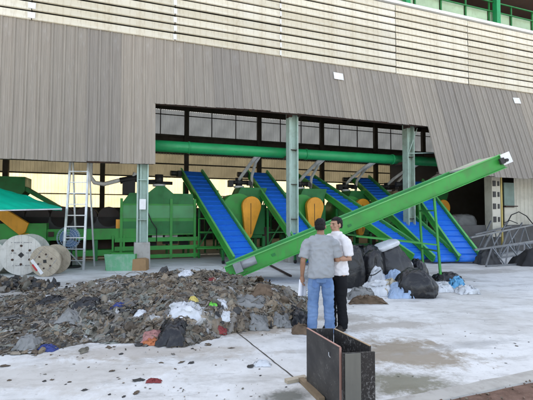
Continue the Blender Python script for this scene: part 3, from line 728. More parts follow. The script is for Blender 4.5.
# teal tarpaulin canopy
e = at(63, 209, 11.6); a1 = at(-34, 178, 11.4); a2 = at(-30, 211, 10.8)
t = thing('tarpaulin_canopy', 'teal tarpaulin canopy sloping to a point at the left edge', 'canopy', (a1.x - 1.0, a1.y, 0))
loc = t.location
m = MB(); nu, nv = 40, 24
tip_b = at(60, 209.5, 12.4); top_l = at(-60, 176, 12.0); fr_l = at(-60, 212, 10.6); fr_r = at(62, 209, 11.4); bk_r = at(61, 208, 12.9)
for i in range(nu + 1):
    u = i / nu
    for q in range(nv + 1):
        v = q / nv
        ridge = top_l.lerp(bk_r, u); low = fr_l.lerp(fr_r, u); pt = ridge.lerp(low, v)
        pt = pt + Vector((0, 0, .09 * math.sin(math.pi * u) * (1 - v) - .05 * math.sin(math.pi * v) + .05 * noise.noise(Vector((u * 5 + v * 3, v * 2, 0))) + .03 * (1 - 2 * abs(noise.noise(Vector((u * 7 - v * 4, v * 3, 5)))))))
        m.pts([pt - loc])
for i in range(nu):
    for q in range(nv): b = i * (nv + 1) + q; m.face([b, b + 1, b + nv + 2, b + nv + 1], 0, True)
m.build('tarp_sheet', MTARP, t, False)
m = MB()
for q in (fr_l.lerp(fr_r, .06), top_l.lerp(bk_r, .06)): m.tube([Vector((q.x, q.y, 0)) - loc, q - loc], .03, 8)
m.build('pole', MGREYM, t)
m = MB(); m.tube([fr_l - loc, fr_r - loc], .018, 6); m.build('hem_rope', MFILMW, t)

# cable reels
def reel(x, y, Y, r, label, mats, roll, yaw):
    p = at(x, y, Y); t = thing('cable_reel', label, 'cable reel', (p.x, p.y, 0), yaw, 'wooden cable reels by the left machine')
    for s, w in ((0, .0), (1, .55)):
        o = None
        nb = 6
        for b in range(nb):   # planks of the round flange
            a0 = -r + 2 * r * b / nb + .0018; a1 = -r + 2 * r * (b + 1) / nb - .0018
            poly = []
            k = 8
            for i in range(k + 1):
                z = a0 + (a1 - a0) * i / k; poly.append((math.sqrt(max(0, r * r - z * z)), z))
            for i in range(k, -1, -1):
                z = a0 + (a1 - a0) * i / k; poly.append((-math.sqrt(max(0, r * r - z * z)), z))
            m = MB(); m.prism(poly, w - .03, w + .03, M=Matrix.Translation((0, 0, r + .002)) @ Matrix.Rotation(roll, 4, 'Y')); m.build('plank', mats[0] if (b % 3 or len(mats) < 2) else mats[1], t)
    m = MB(); m.tube([(0, .03, r), (0, .52, r)], r * .5, 20); m.build('drum', MREELW, t)
    m = MB(); M2 = Matrix.Translation((0, 0, r)) @ Matrix.Rotation(roll, 4, 'Y')
    m.box(M2 @ Vector((0, -.035, 0)), (r * .2, .02, r * .2), (M2.to_3x3() @ Matrix.Rotation(R(45), 3, 'Y'))); m.build('hub_hole', MBLACK, t)
    for i in range(6):
        q = M2 @ Vector((r * .46 * math.cos(i * math.pi / 3), -.034, r * .46 * math.sin(i * math.pi / 3)))
        MB().tube([q, q + Vector((0, -.012, 0))], r * .06, 8).build('bolt', MRUST, t)
    # printed strokes along the boards
    m = MB()
    for sx in (-.62, -.1, .52):
        for i in range(7):
            q = M2 @ Vector((sx * r, -.0335, (-.45 + .15 * i) * r + (.05 if sx > 0 else 0)))
            if abs(i - 3) < 2 and sx == -.1: continue
            m.box(q, (.045 * r, .006, (.05 + .05 * (i * 7 % 3)) * r), M2.to_3x3())
    o = m.build('faded_print', paint('faded_print_ink', (.3, .29, .28, 1)), t); o['kind'] = 'stuff'
    return t
reel(21.5, 262, 11.6, .585, 'largest pale wooden cable reel with printed boards, standing by the trough', [MREEL], R(90), R(8))
t = reel(45.5, 262, 11.3, .437, 'smaller weathered tan cable reel next to the ladder', [MREELW, MREELW], R(38), R(0))
m = MB(); m.box((-.22, -.036, .28), (.5, .012, .09), Matrix.Rotation(R(52), 3, 'Y')); m.build('white_board', MWHITE, t)
m = MB(); m.box((-.28, -.044, .26), (.22, .006, .05), Matrix.Rotation(R(52), 3, 'Y')); m.build('red_print', MRED, t)
reel(-9, 262, 11.7, .5, 'pale cable reel cut off by the left edge of the picture', [MREEL], R(20), R(-5))

# ladder
p = gnd(73, 270)
t = thing('stepladder', 'tall aluminium stepladder standing by the round fan', 'ladder', (p.x, p.y, 0), R(2))
Hl = 3.75
for s in (-1, 1):
    MB().bar((s * .33, 0, 0), (s * .29, .35, Hl), .045, .07).build('rail', MALU, t)
    MB().bar((s * .30, .95, 0), (s * .26, .42, Hl - .1), .035, .05).build('rear_rail', MALU, t)
for i in range(10):
    z = .3 + i * .36; f = z / Hl; w = .33 - .04 * f; MB().box((0, .35 * f, z), (2 * w, .07, .03)).build('rung', MALU, t)
MB().bar((-.3, .08, .7), (.26, .02, .15), .03).build('stay', MALU, t)
MB().box((0, .39, Hl), (.6, .16, .05)).build('top_tread', MALU, t)
# fan
p = at(69, 270, 13.1); p.z = 0
t = thing('pedestal_fan', 'round blue-grey industrial fan standing behind the ladder', 'fan', p, R(5))
m = MB(); zc = 1.0
for rr in (.10, .18, .27, .34, .37):
    m.tube([(rr * math.cos(i * math.pi / 14), -.1 - .05 * (1 - rr / .37), zc + rr * math.sin(i * math.pi / 14)) for i in range(29)], .008, 5)
for i in range(28): 
    a = i * math.pi / 14; m.tube([(.05 * math.cos(a), -.15, zc + .05 * math.sin(a)), (.37 * math.cos(a), -.1, zc + .37 * math.sin(a)), (.35 * math.cos(a), .1, zc + .35 * math.sin(a))], .005, 4)
m.build('cage', paint('blue_grey_wire', (.42, .50, .62, 1), .4), t)
for kx in range(3):
    a0 = kx * 2 * math.pi / 3; pl = []
    for i in range(8): a = a0 + 1.5 * i / 7; pl.append((.31 * math.cos(a), .31 * math.sin(a)))
    pl += [(.06 * math.cos(a0 + 1.5), .06 * math.sin(a0 + 1.5)), (.06 * math.cos(a0), .06 * math.sin(a0))]
    m = MB(); m.prism(pl, -.02, .0, M=Matrix.Translation((0, 0, zc)) @ Matrix.Rotation(R(8), 4, 'X')); m.build('blade', paint('blue_fan_blade', (.16, .28, .5, 1)), t)
m = MB(); m.tube([(0, .02, zc), (0, .28, zc)], .1, 14); m.tube([(0, -.17, zc), (0, -.1, zc)], .06, 12); m.build('motor', MBLACK, t)
m = MB(); m.tube([(0, .18, 0.05), (0, .18, zc)], .03, 8); m.tube([(0, .18, 0), (0, .18, .05)], .3, 20); m.build('stand', MBLACK, t)

# green panel box and carton near the column
p = gnd(119, 271)
t = tag(MB().box((0, 0, 0), (.02, .02, .02)).build('x', MGREEN), 'x', 'x'); bpy.data.objects.remove(t)
t = thing('metal_bin', 'scratched pale green metal bin leaning on the floor left of the column', 'bin', (p.x, p.y + .3, 0), R(4))
m = MB(); m.prism([(-.42, 0), (.42, 0), (.46, .52), (-.5, .52)], -.26, -.22); m.build('front_panel', paint('scratched_green', (.13, .36, .19, 1), .5, (.4, .45, .4, 1), .6, 5), t)
m = MB(); m.prism([(-.42, 0), (.42, 0), (.46, .52), (-.5, .52)], .22, .26); m.box((-.45, 0, .26), (.03, .42, .5)); m.box((.43, 0, .26), (.03, .42, .5)); m.box((0, 0, .03), (.8, .42, .03)); m.build('shell', MGREEN, t)
p = gnd(140.5, 270)
o = MB().prism([(-.22, 0), (.22, 0), (.21, .34), (.1, .38), (-.2, .36)], -.16, .16).build('wooden_block', MCARD); o.location = (p.x, p.y, 0)
tag(o, 'rough brown wooden block at the foot of the left concrete plinth', 'block')

# ---------------------------------------------------------------- right: trusses, sacks, pole
def truss(a, b, h, label, tilt, nbay=6):
    a, b = Vector(a), Vector(b); d = b - a; L = d.length
    t = thing('steel_truss', label, 'steel truss', a, math.atan2(d.y, d.x), 'grey steel trusses lying by the low wall')
    r = Matrix.Rotation(tilt, 3, 'X'); pt = lambda x, z: r @ Vector((x, 0, z)) + Vector((0, 0, .03 + d.z * x / L))
    MB().bar(pt(0, 0), pt(L, 0), .06).build('bottom_chord', MSTEEL, t); MB().bar(pt(.0, h * .62), pt(L, h), .06).build('top_chord', MSTEEL, t)
    for i in range(nbay):
        x0, x1 = L * i / nbay, L * (i + 1) / nbay; zt = lambda x: h * (.62 + .38 * x / L)
        MB().bar(pt(x0, 0), pt(x1, zt(x1)), .045).build('web_bar', MSTEEL, t); MB().bar(pt(x1, 0), pt(x1, zt(x1)), .04).build('web_bar', MSTEEL, t)
truss(gnd(477, 262), gnd(560, 250), 1.45, 'tall grey steel truss propped against the low concrete wall', R(-14), 5)
truss(gnd(486, 267), gnd(575, 262), 1.1, 'lower grey steel truss in front of the taller one', R(-42), 5)
truss(gnd(479, 258), gnd(545, 247), 1.5, 'steel truss frame standing directly against the low wall', R(-9), 4)
t = thing('cable_coil', 'loose loop of dark cable hanging above the steel trusses', 'cable', F(17.2, -.1, 0), TH)
m = MB(); m.tube([(-1.0, 0, 1.2), (-.6, 0, 1.75), (-.1, 0, 1.9), (.4, 0, 1.7), (.9, 0, 1.25), (1.1, 0, .9)], .025, 6); m.tube([(-1.4, .02, .9), (-1.2, 0, 1.35), (-.7, 0, 1.5), (-.2, 0, 1.35)], .02, 6); m.build('loop', MRUBBER, t)

for a_, b_, lb in (((477, 252, 17.2), (491, 221, 17.8), 'grey steel tube leaning on the low wall beside the sacks, first from the left'), ((484, 262, 16.2), (507, 222, 17.6), 'long grey steel tube leaning on the low wall below the pale pier'), ((499, 259, 16.3), (522, 223, 18.0), 'grey steel tube leaning between the truss bars under the shutter'), ((480, 250, 17.4), (533, 243, 17.6), 'grey steel tube lying nearly level across the trusses')):
    o = MB().tube([at(*a_), at(*b_)], .035, 8).build('steel_tube', MSTEEL); tag(o, lb, 'tube', 'grey steel tubes by the trusses')
def lump(name, mat, size, seed, sub=4, amp=.18, freq=1.6, flat=.25, fold=.05, top=None):
    b = bmesh.new(); bmesh.ops.create_icosphere(b, subdivisions=sub, radius=1)
    off = Vector((seed * 3.7, seed * 1.3, seed * .7))
    for v in b.verts:
        p = v.co.copy(); k = 1 + amp * noise.noise(p * freq + off)
        rg = abs(noise.noise(p * 3.1 + off)); k += fold * (1 - 2 * rg) + fold * 1.1 * (1 - 2.4 * abs(noise.noise(Vector((p.x * 3.5 + p.z * .8, p.y * 3.5, p.z * 1.2)) + off))) + fold * .4 * noise.noise(p * 9 + off) 
        q = p * k
        sq = lambda a: math.copysign(abs(a) ** .62, a)
        q = Vector((sq(q.x) * size[0] / 2, sq(q.y) * size[1] / 2, sq(q.z) * size[2] / 2))
        if top: 
            f = max(0, q.z / (size[2] / 2)); q.x *= 1 - top * f; q.y *= 1 - top * f
        q.z = max(q.z, -size[2] / 2 * (1 - flat)) + size[2] / 2 * (1 - flat)
        v.co = q
    me = bpy.data.meshes.new(name); b.to_mesh(me); b.free()
    for p in me.polygons: p.use_smooth = True
    me.materials.append(mat); o = bpy.data.objects.new(name, me); C.objects.link(o); return o
# white bulk sacks behind the low wall
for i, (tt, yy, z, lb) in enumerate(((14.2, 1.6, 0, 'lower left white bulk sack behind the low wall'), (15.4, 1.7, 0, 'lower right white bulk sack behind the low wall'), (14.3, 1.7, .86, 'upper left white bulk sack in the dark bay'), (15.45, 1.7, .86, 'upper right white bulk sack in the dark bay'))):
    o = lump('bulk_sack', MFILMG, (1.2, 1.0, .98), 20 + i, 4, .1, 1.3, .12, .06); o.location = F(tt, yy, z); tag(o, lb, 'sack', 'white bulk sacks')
# black bags
bags = [((350, 287), (.72, .62, 1.12), 0, 'upright black bag directly beside the man in the white shirt', 0),
        ((374, 285), (.80, .62, 1.06), 1, 'upright black bag second from the men, behind the plastic sheets', 0),
        ((398, 284), (.86, .72, 1.16), 2, 'big dark bag leaning right with a white liner showing on top', 1),
        ((417, 297), (.84, .60, .64), 3, 'low black bag slumped in front, nearest the conveyor leg', 0),
        ((419, 281), (.5, .5, .62), 4, 'small black bag between the big leaning bag and the conveyor leg', 0),
        ((362, 281), (.5, .5, .9), 5, 'black bag wedged at the back between two upright bags', 0),
        ((388, 279), (.6, .5, .95), 8, 'black bag at the back behind the bag with a white liner', 0)]
for (x, y), sz, sd, lb, kind in bags:
    p = gnd(x, y); o = lump('black_bag', MBAG, sz, sd + 1, 5, .24, 1.4, .25, .10, .42 if sd in (3, 4) else .25); o.location = (p.x, p.y + .12, 0); o.rotation_euler = (0, 0, sd)
    tag(o, lb, 'bag', 'black rubbish bags')
    if sd in (0, 5):
        m = MB(); rg = []
        for q in range(9):
            f = q / 8; rg.append(((.05 * f * (1 if sd else -1), -.03 * f, sz[2] * .84 + .20 * f), *(2 * [.15 - .22 * f + .17 * f * f])))
        m.loft(rg, 20); m.v = [(a_ + .03 * noise.noise(Vector((math.atan2(b_, a_) * 3, c_ * 4, sd))), b_ + .03 * noise.noise(Vector((math.atan2(b_, a_) * 3, c_ * 4, sd + 9))), c_ + .03 * noise.noise(Vector((a_ * 20, b_ * 20, 3)))) for a_, b_, c_ in m.v]
        w = m.build('tied_neck', MBAG, o)
    if kind:
        o.data.materials[0] = m_plastic('dark_grey_bag_plastic', (.03, .03, .032, 1), .33, 0, .3, 1.0, 5); o.rotation_euler = (R(-8), R(-14), 0)
        w = lump('white_liner', MBAGW, (.66, .5, .16), 77, 4, .2, 1.6, .3, .06); w.parent = o; w.location = (-.02, -.10, .93); w.rotation_euler = (R(15), R(-6), 0)
        w = lump('white_liner', MBAGW, (.16, .1, .34), 78, 3, .2, 1.6, .3, .06); w.parent = o; w.location = (.33, -.2, .18); w.rotation_euler = (0, R(20), 0)
# crumpled sheets
def sheet(name, mat, sx, sy, h, seed, n=22, crump=.10, base=None):
    m = MB(); off = Vector((seed * 2.3, seed * 5.1, 0)); rr = random.Random(seed)
    ks = [rr.uniform(.75, 1.2) for _ in range(8)]
    for i in range(n + 1):
        for q in range(n + 1):
            u, v = i / n * 2 - 1, q / n * 2 - 1
            a = math.atan2(v, u); rad = 1 + .22 * noise.noise(Vector((math.cos(a) * 1.4, math.sin(a) * 1.4, seed)))
            x, y = u * sx / 2 * rad, v * sy / 2 * rad; dd = max(abs(u), abs(v))
            z = h * (1 - dd ** 1.7)
            p = Vector((u * 1.8, v * 1.8, 0)) + off
            rg = (1 - 2 * abs(noise.noise(Vector((p.x * .7 + p.y * .5, p.y * 1.6 - p.x * .3, seed))))) * crump * .9 + noise.noise(p * 2.3) * crump * .3
            x += crump * .8 * noise.noise(p * 2 + Vector((7, 0, 0))); y += crump * .8 * noise.noise(p * 2 + Vector((0, 7, 0)))
            zz = max(.004, z + max(0, rg + crump * .4) * (1 - dd ** 4))
            m.pts([(x, y, zz + (base(x, y) if base else 0))])
    for i in range(n):
        for q in range(n): b = i * (n + 1) + q; m.face([b, b + 1, b + n + 2, b + n + 1], 0, True)
    return m.build(name, mat, None, False)
for x, y, nm, mt, sx, sy, h, sd, lb, ct in ((447, 280, 'flat_bag', MBAG, .75, .45, .12, 41, 'flat empty black bag lying on the concrete behind the conveyor wheel', 'bag'),
        (487, 264, 'dark_rag', m_plastic('charcoal_rag', (.045, .045, .047, 1), .7), .75, .6, .5, 43, 'charcoal rag heap at the foot of the farthest right blue belt', 'rag'),
        (536, 265, 'dark_tarp', MRUBBER, 1.5, .8, .5, 44, 'dark lump of tarpaulin on the concrete at the right edge under the trusses', 'tarpaulin')):
    o = sheet(nm, mt, sx, sy, h, sd, 24, .09); o.location = gnd(x, y); tag(o, lb, ct)
for x, y, mt, sx, sy, h, z, lb, cat in (
        (383, 296, MFILMW, .95, .55, .22, 0, 'crumpled white plastic sheet spread widest in front of the black bags', 'plastic sheet'),
        (378, 288, MFILMW, .5, .4, .42, 0, 'white plastic sheet bunched upright against the second black bag', 'plastic sheet'),
        (397, 289, MFILMB, .55, .45, .34, 0, 'pale blue plastic sheet crumpled below the bag with white liner', 'plastic sheet'),
        (401, 298, MFILMB, .5, .4, .2, 0, 'pale blue plastic film lying at the front right of the sheet heap', 'plastic sheet'),
        (393, 296, MFILMC, .4, .32, .27, 0, 'cream woven scrap on top of the white plastic sheets', 'scrap'),
        (362, 299, MFILMG, .6, .35, .12, 0, 'grey plastic sheet trailing left from the sheet heap', 'plastic sheet'),
        (368, 304, MBRC, .75, .10, .05, 0, 'brown twisted strap lying in front of the plastic sheets', 'strap'),
        (444, 292, MFILMW, .45, .35, .12, 0, 'clear white plastic bag on the concrete right of the slumped black bag', 'plastic bag'),
        (458, 288, MSKYB, .36, .25, .16, 0, 'sky blue plastic packet on the concrete right of the conveyor wheel', 'packet'),
        (469, 294, MFILMW, .5, .28, .07, 0, 'thin white film lying flat right of the sky blue packet', 'plastic film')):
    p = gnd(x, y); o = sheet('plastic_sheet' if 'sheet' in cat else cat.replace(' ', '_'), mt, sx, sy, h, int(x * 3 + y)); o.location = (p.x, p.y + sy * .3, z); tag(o, lb, cat)
m = MB(); pts = []
for i in range(40):
    f = i / 39; q = gnd(367 + 42 * f, 287 + 5 * math.sin(f * 9) ) ; pts.append((q.x, q.y - .0, .30 + .12 * math.sin(f * 5)))
o = m.tube(pts, .012, 6).build('plastic_rope', MBLACK); tag(o, 'dark rope looped over the crumpled white plastic sheets', 'rope')

# ---------------------------------------------------------------- rubbish heap
def interp(x, tab):
    if x <= tab[0][0]: return tab[0][1]
    for (a, b), (c, d) in zip(tab[:-1], tab[1:]):
        if x <= c: return b + (d - b) * (x - a) / (c - a)
    return tab[-1][1]
front = [(-120, 352), (0, 353), (40, 352), (90, 341), (140, 342), (185, 346), (225, 333), (260, 328), (300, 324), (330, 318)]
crest = [(-120, 308), (0, 309), (40, 304), (70, 297), (110, 284), (160, 278), (220, 278), (255, 284), (285, 296), (300, 306), (312, 314)]
hcr = [(-120, .16), (0, .08), (40, .14), (100, .37), (160, .52), (220, .52), (260, .45), (285, .28), (302, .12), (312, .02)]
def heap_h(X, Y):
    x = CX + FPX * X / Y
    hc = interp(x, hcr)
    if x > 311 or x < -130: return -1
    yf = interp(x, front); Yf = FPX * CAMZ / (yf - HZ); yc = interp(x, crest); Yc = FPX * (CAMZ - hc) / (yc - HZ)
    if Y < Yf: return -1
    if Y < Yc:
        f = (Y - Yf) / (Yc - Yf); e = (1 - (1 - f) ** 2.2) * .82 + .18 * f
        return hc * e
    f = (Y - Yc) / 1.5
    return hc * (1 - f * f) if f < 1 else -1
def rg1(p): return 1 - 2 * abs(noise.noise(p))
def heap_z(X, Y):
    h = heap_h(X, Y)
    if h <= 0: return h
    p = Vector((X, Y, 0)); k = min(1, h * 7)
    return h + k * (.07 * noise.noise(p * 1.8) + .045 * rg1(p * 3.4) + .030 * rg1(p * 7.3 + Vector((5, 1, 0))) + .014 * rg1(p * 16))
m = MB(); nx, ny = 330, 230; x0, x1, y0, y1 = -7.6, 1.3, 4.9, 11.4
for jx in range(ny + 1):
    for i in range(nx + 1):
        X = x0 + (x1 - x0) * i / nx; Y = y0 + (y1 - y0) * jx / ny; h = heap_z(X, Y); p = Vector((X, Y, 0))
        m.pts([(X, Y, h + (.008 * rg1(p * 34) if h > 0 else 0) if h > 0 else -.05)])
for jx in range(ny):
    for i in range(nx): 
        b = jx * (nx + 1) + i
        if max(m.v[q][2] for q in (b, b + 1, b + nx + 1, b + nx + 2)) > -.04: m.face([b, b + 1, b + nx + 2, b + nx + 1], 0, True)
def m_mound():
    M = Mat('matted_muddy_waste', .75, 0, .25); v = M.coord(); n1 = M.noise(3.2, 6, .7, v, .5); n2 = M.noise(14, 6, .75, v, 1.0); n3 = M.noise(45, 4, .7, v, .5)
    vo = M.n.new('ShaderNodeTexVoronoi'); vo.inputs['Scale'].default_value = 11; M.l.new(v, vo.inputs['Vector'])
    c = M.mix(M.ramp(n1, [(.3, 0), (.7, 1)]), (.145, .122, .092, 1), (.19, .145, .095, 1))
    c = M.mix(M.math('MULTIPLY', M.ramp(n2, [(.42, 0), (.6, 1)]), .8), c, (.055, .046, .036, 1))
    sep = M.n.new('ShaderNodeSeparateColor'); M.l.new(vo.outputs['Color'], sep.inputs[0])
    c = M.mix(M.math('MULTIPLY', M.ramp(sep.outputs[0], [(.6, 0), (.75, 1)]), .6), c, (.24, .225, .195, 1))
    c = M.mix(M.math('MULTIPLY', M.ramp(sep.outputs[1], [(.72, 0), (.8, 1)]), .6), c, (.07, .07, .068, 1))
    M.color(c).bump(M.math('ADD', n2, M.math('MULTIPLY', n3, .6)), .9, .03); return M.m
o = m.build('rubbish_mound', m_mound(), None, False); o['kind'] = 'stuff'; tag(o, 'muddy mound under the loose plastic scraps on the yard', 'rubbish')
def drape(m, c, s, rr, mi):
    a, b = 6, 4; an = rr.uniform(0, 6.28); ca, sa = math.cos(an), math.sin(an); n0 = len(m.v)
    ax, ay = s * rr.uniform(.9, 1.9), s * rr.uniform(.4, 1.0); fk = rr.uniform(6, 16); ph = rr.uniform(0, 6); am = s * rr.uniform(.04, .13); sk = rr.uniform(-.6, .6); lift = rr.uniform(.004, .03)
    for i in range(a + 1):
        for q in range(b + 1):
            u, v = i / a - .5, q / b - .5; e = 1 - .7 * (abs(u) * 2) ** 2
            x = u * ax * (1 - .6 * abs(v)) + rr.gauss(0, .06) * s; y = v * ay * e + u * sk * s + rr.gauss(0, .07) * s
            X, Y = c.x + ca * x - sa * y, c.y + sa * x + ca * y
            m.pts([(X, Y, max(.004, heap_z(X, Y)) + lift + am * math.sin(v * fk + u * fk * sk + ph) + rr.gauss(0, .025) * s - s * .35 * (u * u + v * v))])
    fl = rr.random() < .8
    for i in range(a):
        for q in range(b): k = n0 + i * (b + 1) + q; m.face([k, k + 1, k + b + 2, k + b + 1], mi, fl)
def scrap(m, c, s, rr, mi, tilt=.42, drop=1.0):
    a, b = rr.choice(((5, 4), (6, 5), (6, 4))); rot = Euler((rr.gauss(0, tilt), rr.gauss(0, tilt), rr.uniform(0, 6.3))).to_matrix(); n0 = len(m.v)
    ax, ay = s * rr.uniform(.8, 1.7), s * rr.uniform(.5, 1.1); am = s * rr.uniform(.05, .17) * drop; ph = rr.uniform(0, 6); sk = rr.uniform(-.5, .5); fk = rr.uniform(4, 11)
    for i in range(a + 1):
        for q in range(b + 1):
            u, v = i / a - .5, q / b - .5; e = 1 - .6 * (abs(u) * 2) ** 3; r2 = u * u + v * v
            z = am * math.sin(u * fk + v * fk * sk * 2 + ph) + rr.gauss(0, .035) * s * drop - s * 1.0 * drop * r2
            m.pts([rot @ Vector((u * ax * (1 - .5 * abs(v)) + rr.gauss(0, .06) * s + v * sk * s, v * ay * e + rr.gauss(0, .07) * s, z)) + c])
    fl = rr.random() < .7
    for i in range(a):
        for q in range(b): k = n0 + i * (b + 1) + q; m.face([k, k + 1, k + b + 2, k + b + 1], mi, fl)
def ribbon(m, c, s, rr, mi):
    P = c.copy(); a = rr.uniform(0, 6.28); n0 = len(m.v); k = 6; w = rr.uniform(.006, .016)
    for i in range(k + 1):
        sd_ = Vector((-math.sin(a), math.cos(a), rr.uniform(-.6, .6))) * w; m.pts([P - sd_, P + sd_])
        a += rr.gauss(0, .55); P = P + Vector((math.cos(a), math.sin(a), rr.gauss(0, .35))) * s / k
    for i in range(k): b = n0 + 2 * i; m.face([b, b + 1, b + 3, b + 2], mi, True)
ICO = None
def clod(m, c, s, rr, mi):
    global ICO
    if ICO is None:
        b = bmesh.new(); bmesh.ops.create_icosphere(b, subdivisions=2, radius=1); ICO = ([v.co.copy() for v in b.verts], [[v.index for v in f.verts] for f in b.faces]); b.free()
    rot = Euler((rr.uniform(0, 6), rr.uniform(0, 6), rr.uniform(0, 6))).to_matrix(); of = Vector((rr.uniform(0, 99), rr.uniform(0, 99), 0)); sc = Vector((s * rr.uniform(.35, .6), s * rr.uniform(.25, .45), s * rr.uniform(.12, .25)))
    n = m.pts([c + rot @ (Vector((v.x * sc.x, v.y * sc.y, v.z * sc.z)) * (1 + .7 * noise.noise(v * 1.5 + of) + .55 * (1 - 2 * abs(noise.noise(v * 2.6 + of))))) for v in ICO[0]])
    fl = rr.random() < .3
    for f in ICO[1]: m.face([n + i for i in f], mi, fl)
rr = random.Random(21); m = MB(); cnt = 0
while cnt < 15000:
    Y = 4.9 + 6.2 * rr.random() ** 1.1; X = rr.uniform(-7.4, 1.2); h = heap_h(X, Y)
    if h < 0 and not (rr.random() < .03 and heap_h(X, Y + .35) > 0): continue
    p = Vector((X, Y, 0)); h = max(h, 0); x = CX + FPX * X / Y; z = max(heap_z(X, Y), .01)
    if x < 75 and rr.random() < .35 + .3 * noise.noise(p * 1.5): cnt += 1; continue
    zn = noise.noise(p * .9) + (.40 if Y > 6.6 else -.12) + (.25 if x > 150 else 0)
    w = [.12, .30, .26, .06, .12, .16, .05, .02, .03] if zn > .1 else [.24, .16, .18, .12, .15, .08, .10, .05, .12]
    mi = rr.choices(range(9), w)[0]; s = rr.choice((.03, .04, .05, .06, .08, .10, .13, .18, .24)) * (.8 if x < 80 else 1) * (.6 if h < .08 else 1); u_ = rr.random()
    if u_ < .68: drape(m, Vector((X, Y, 0)), s * 1.1, rr, mi)
    elif u_ < .80: scrap(m, Vector((X, Y, z + .01)), s * .8, rr, mi)
    elif u_ < .84: clod(m, Vector((X, Y, z)), s * .8, rr, mi)
    else: ribbon(m, Vector((X, Y, z + .02)), s * 2.0, rr, mi)
    cnt += 1
o = m.build('rubbish_scraps', TR, None, False); o['kind'] = 'stuff'; tag(o, 'big heap of muddy grey and brown plastic scraps on the concrete yard', 'rubbish')
# small dark heap at the far left
m = MB(); rr = random.Random(5); c0 = gnd(8, 291)
for i in range(700):
    a = rr.uniform(0, 6.28); q = math.sqrt(rr.random()); X = c0.x - .8 + 1.75 * q * math.cos(a); Y = c0.y + .35 + .6 * q * math.sin(a)
    z = .20 * (1 - q * q) + rr.uniform(-.02, .02)
    (scrap if rr.random() < .6 else clod)(m, Vector((X, Y, max(.012, z))), rr.choice((.1, .15, .22)), rr, rr.choices(range(9), [.05, .08, .3, .5, .08, .02, .05, .0, .0])[0])
o = m.build('dark_scrap_heap', TR, None, False); o['kind'] = 'stuff'; tag(o, 'small dark heap of scraps at the left edge in front of the reels', 'rubbish')
m = MB(); rr = random.Random(6)
for i in range(160):
    q = gnd(rr.uniform(20, 72), rr.gauss(292, 2.5)); scrap(m, q + Vector((0, 0, .02)), rr.choice((.07, .1, .14)), rr, rr.choices(range(9), [.1, .2, .35, .3, .08, .1, .05, .0, .0])[0])
o = m.build('scattered_dirt', TR, None, False); o['kind'] = 'stuff'; tag(o, 'thin band of dark dirt trailing right from the small heap', 'dirt')

m = MB(); rr = random.Random(77)
for i in range(650):
    u_ = rr.random()
    q = gnd(rr.uniform(-10, 305), 334 + 66 * rr.random() ** 1.3) if u_ < .6 else gnd(rr.uniform(330, 533), 268 + 110 * rr.random() ** 1.4)
    if noise.noise(Vector((q.x * 1.1, q.y * 1.1, 3))) < -.05 or (300 < CX + FPX * q.x / q.y < 380 and q.y < 4.3): continue
    scrap(m, q + Vector((0, 0, .008)), rr.choice((.005, .007, .010, .014, .026)) * rr.uniform(.6, 1.2), rr, rr.choices(range(9), [.15, .2, .45, .1, .1, 0, 0, 0, 0])[0], .05, .3)
o = m.build('mud_specks', TR, None, False); o['kind'] = 'stuff'; tag(o, 'fine mud crumbs and specks scattered over the pale concrete', 'dirt')
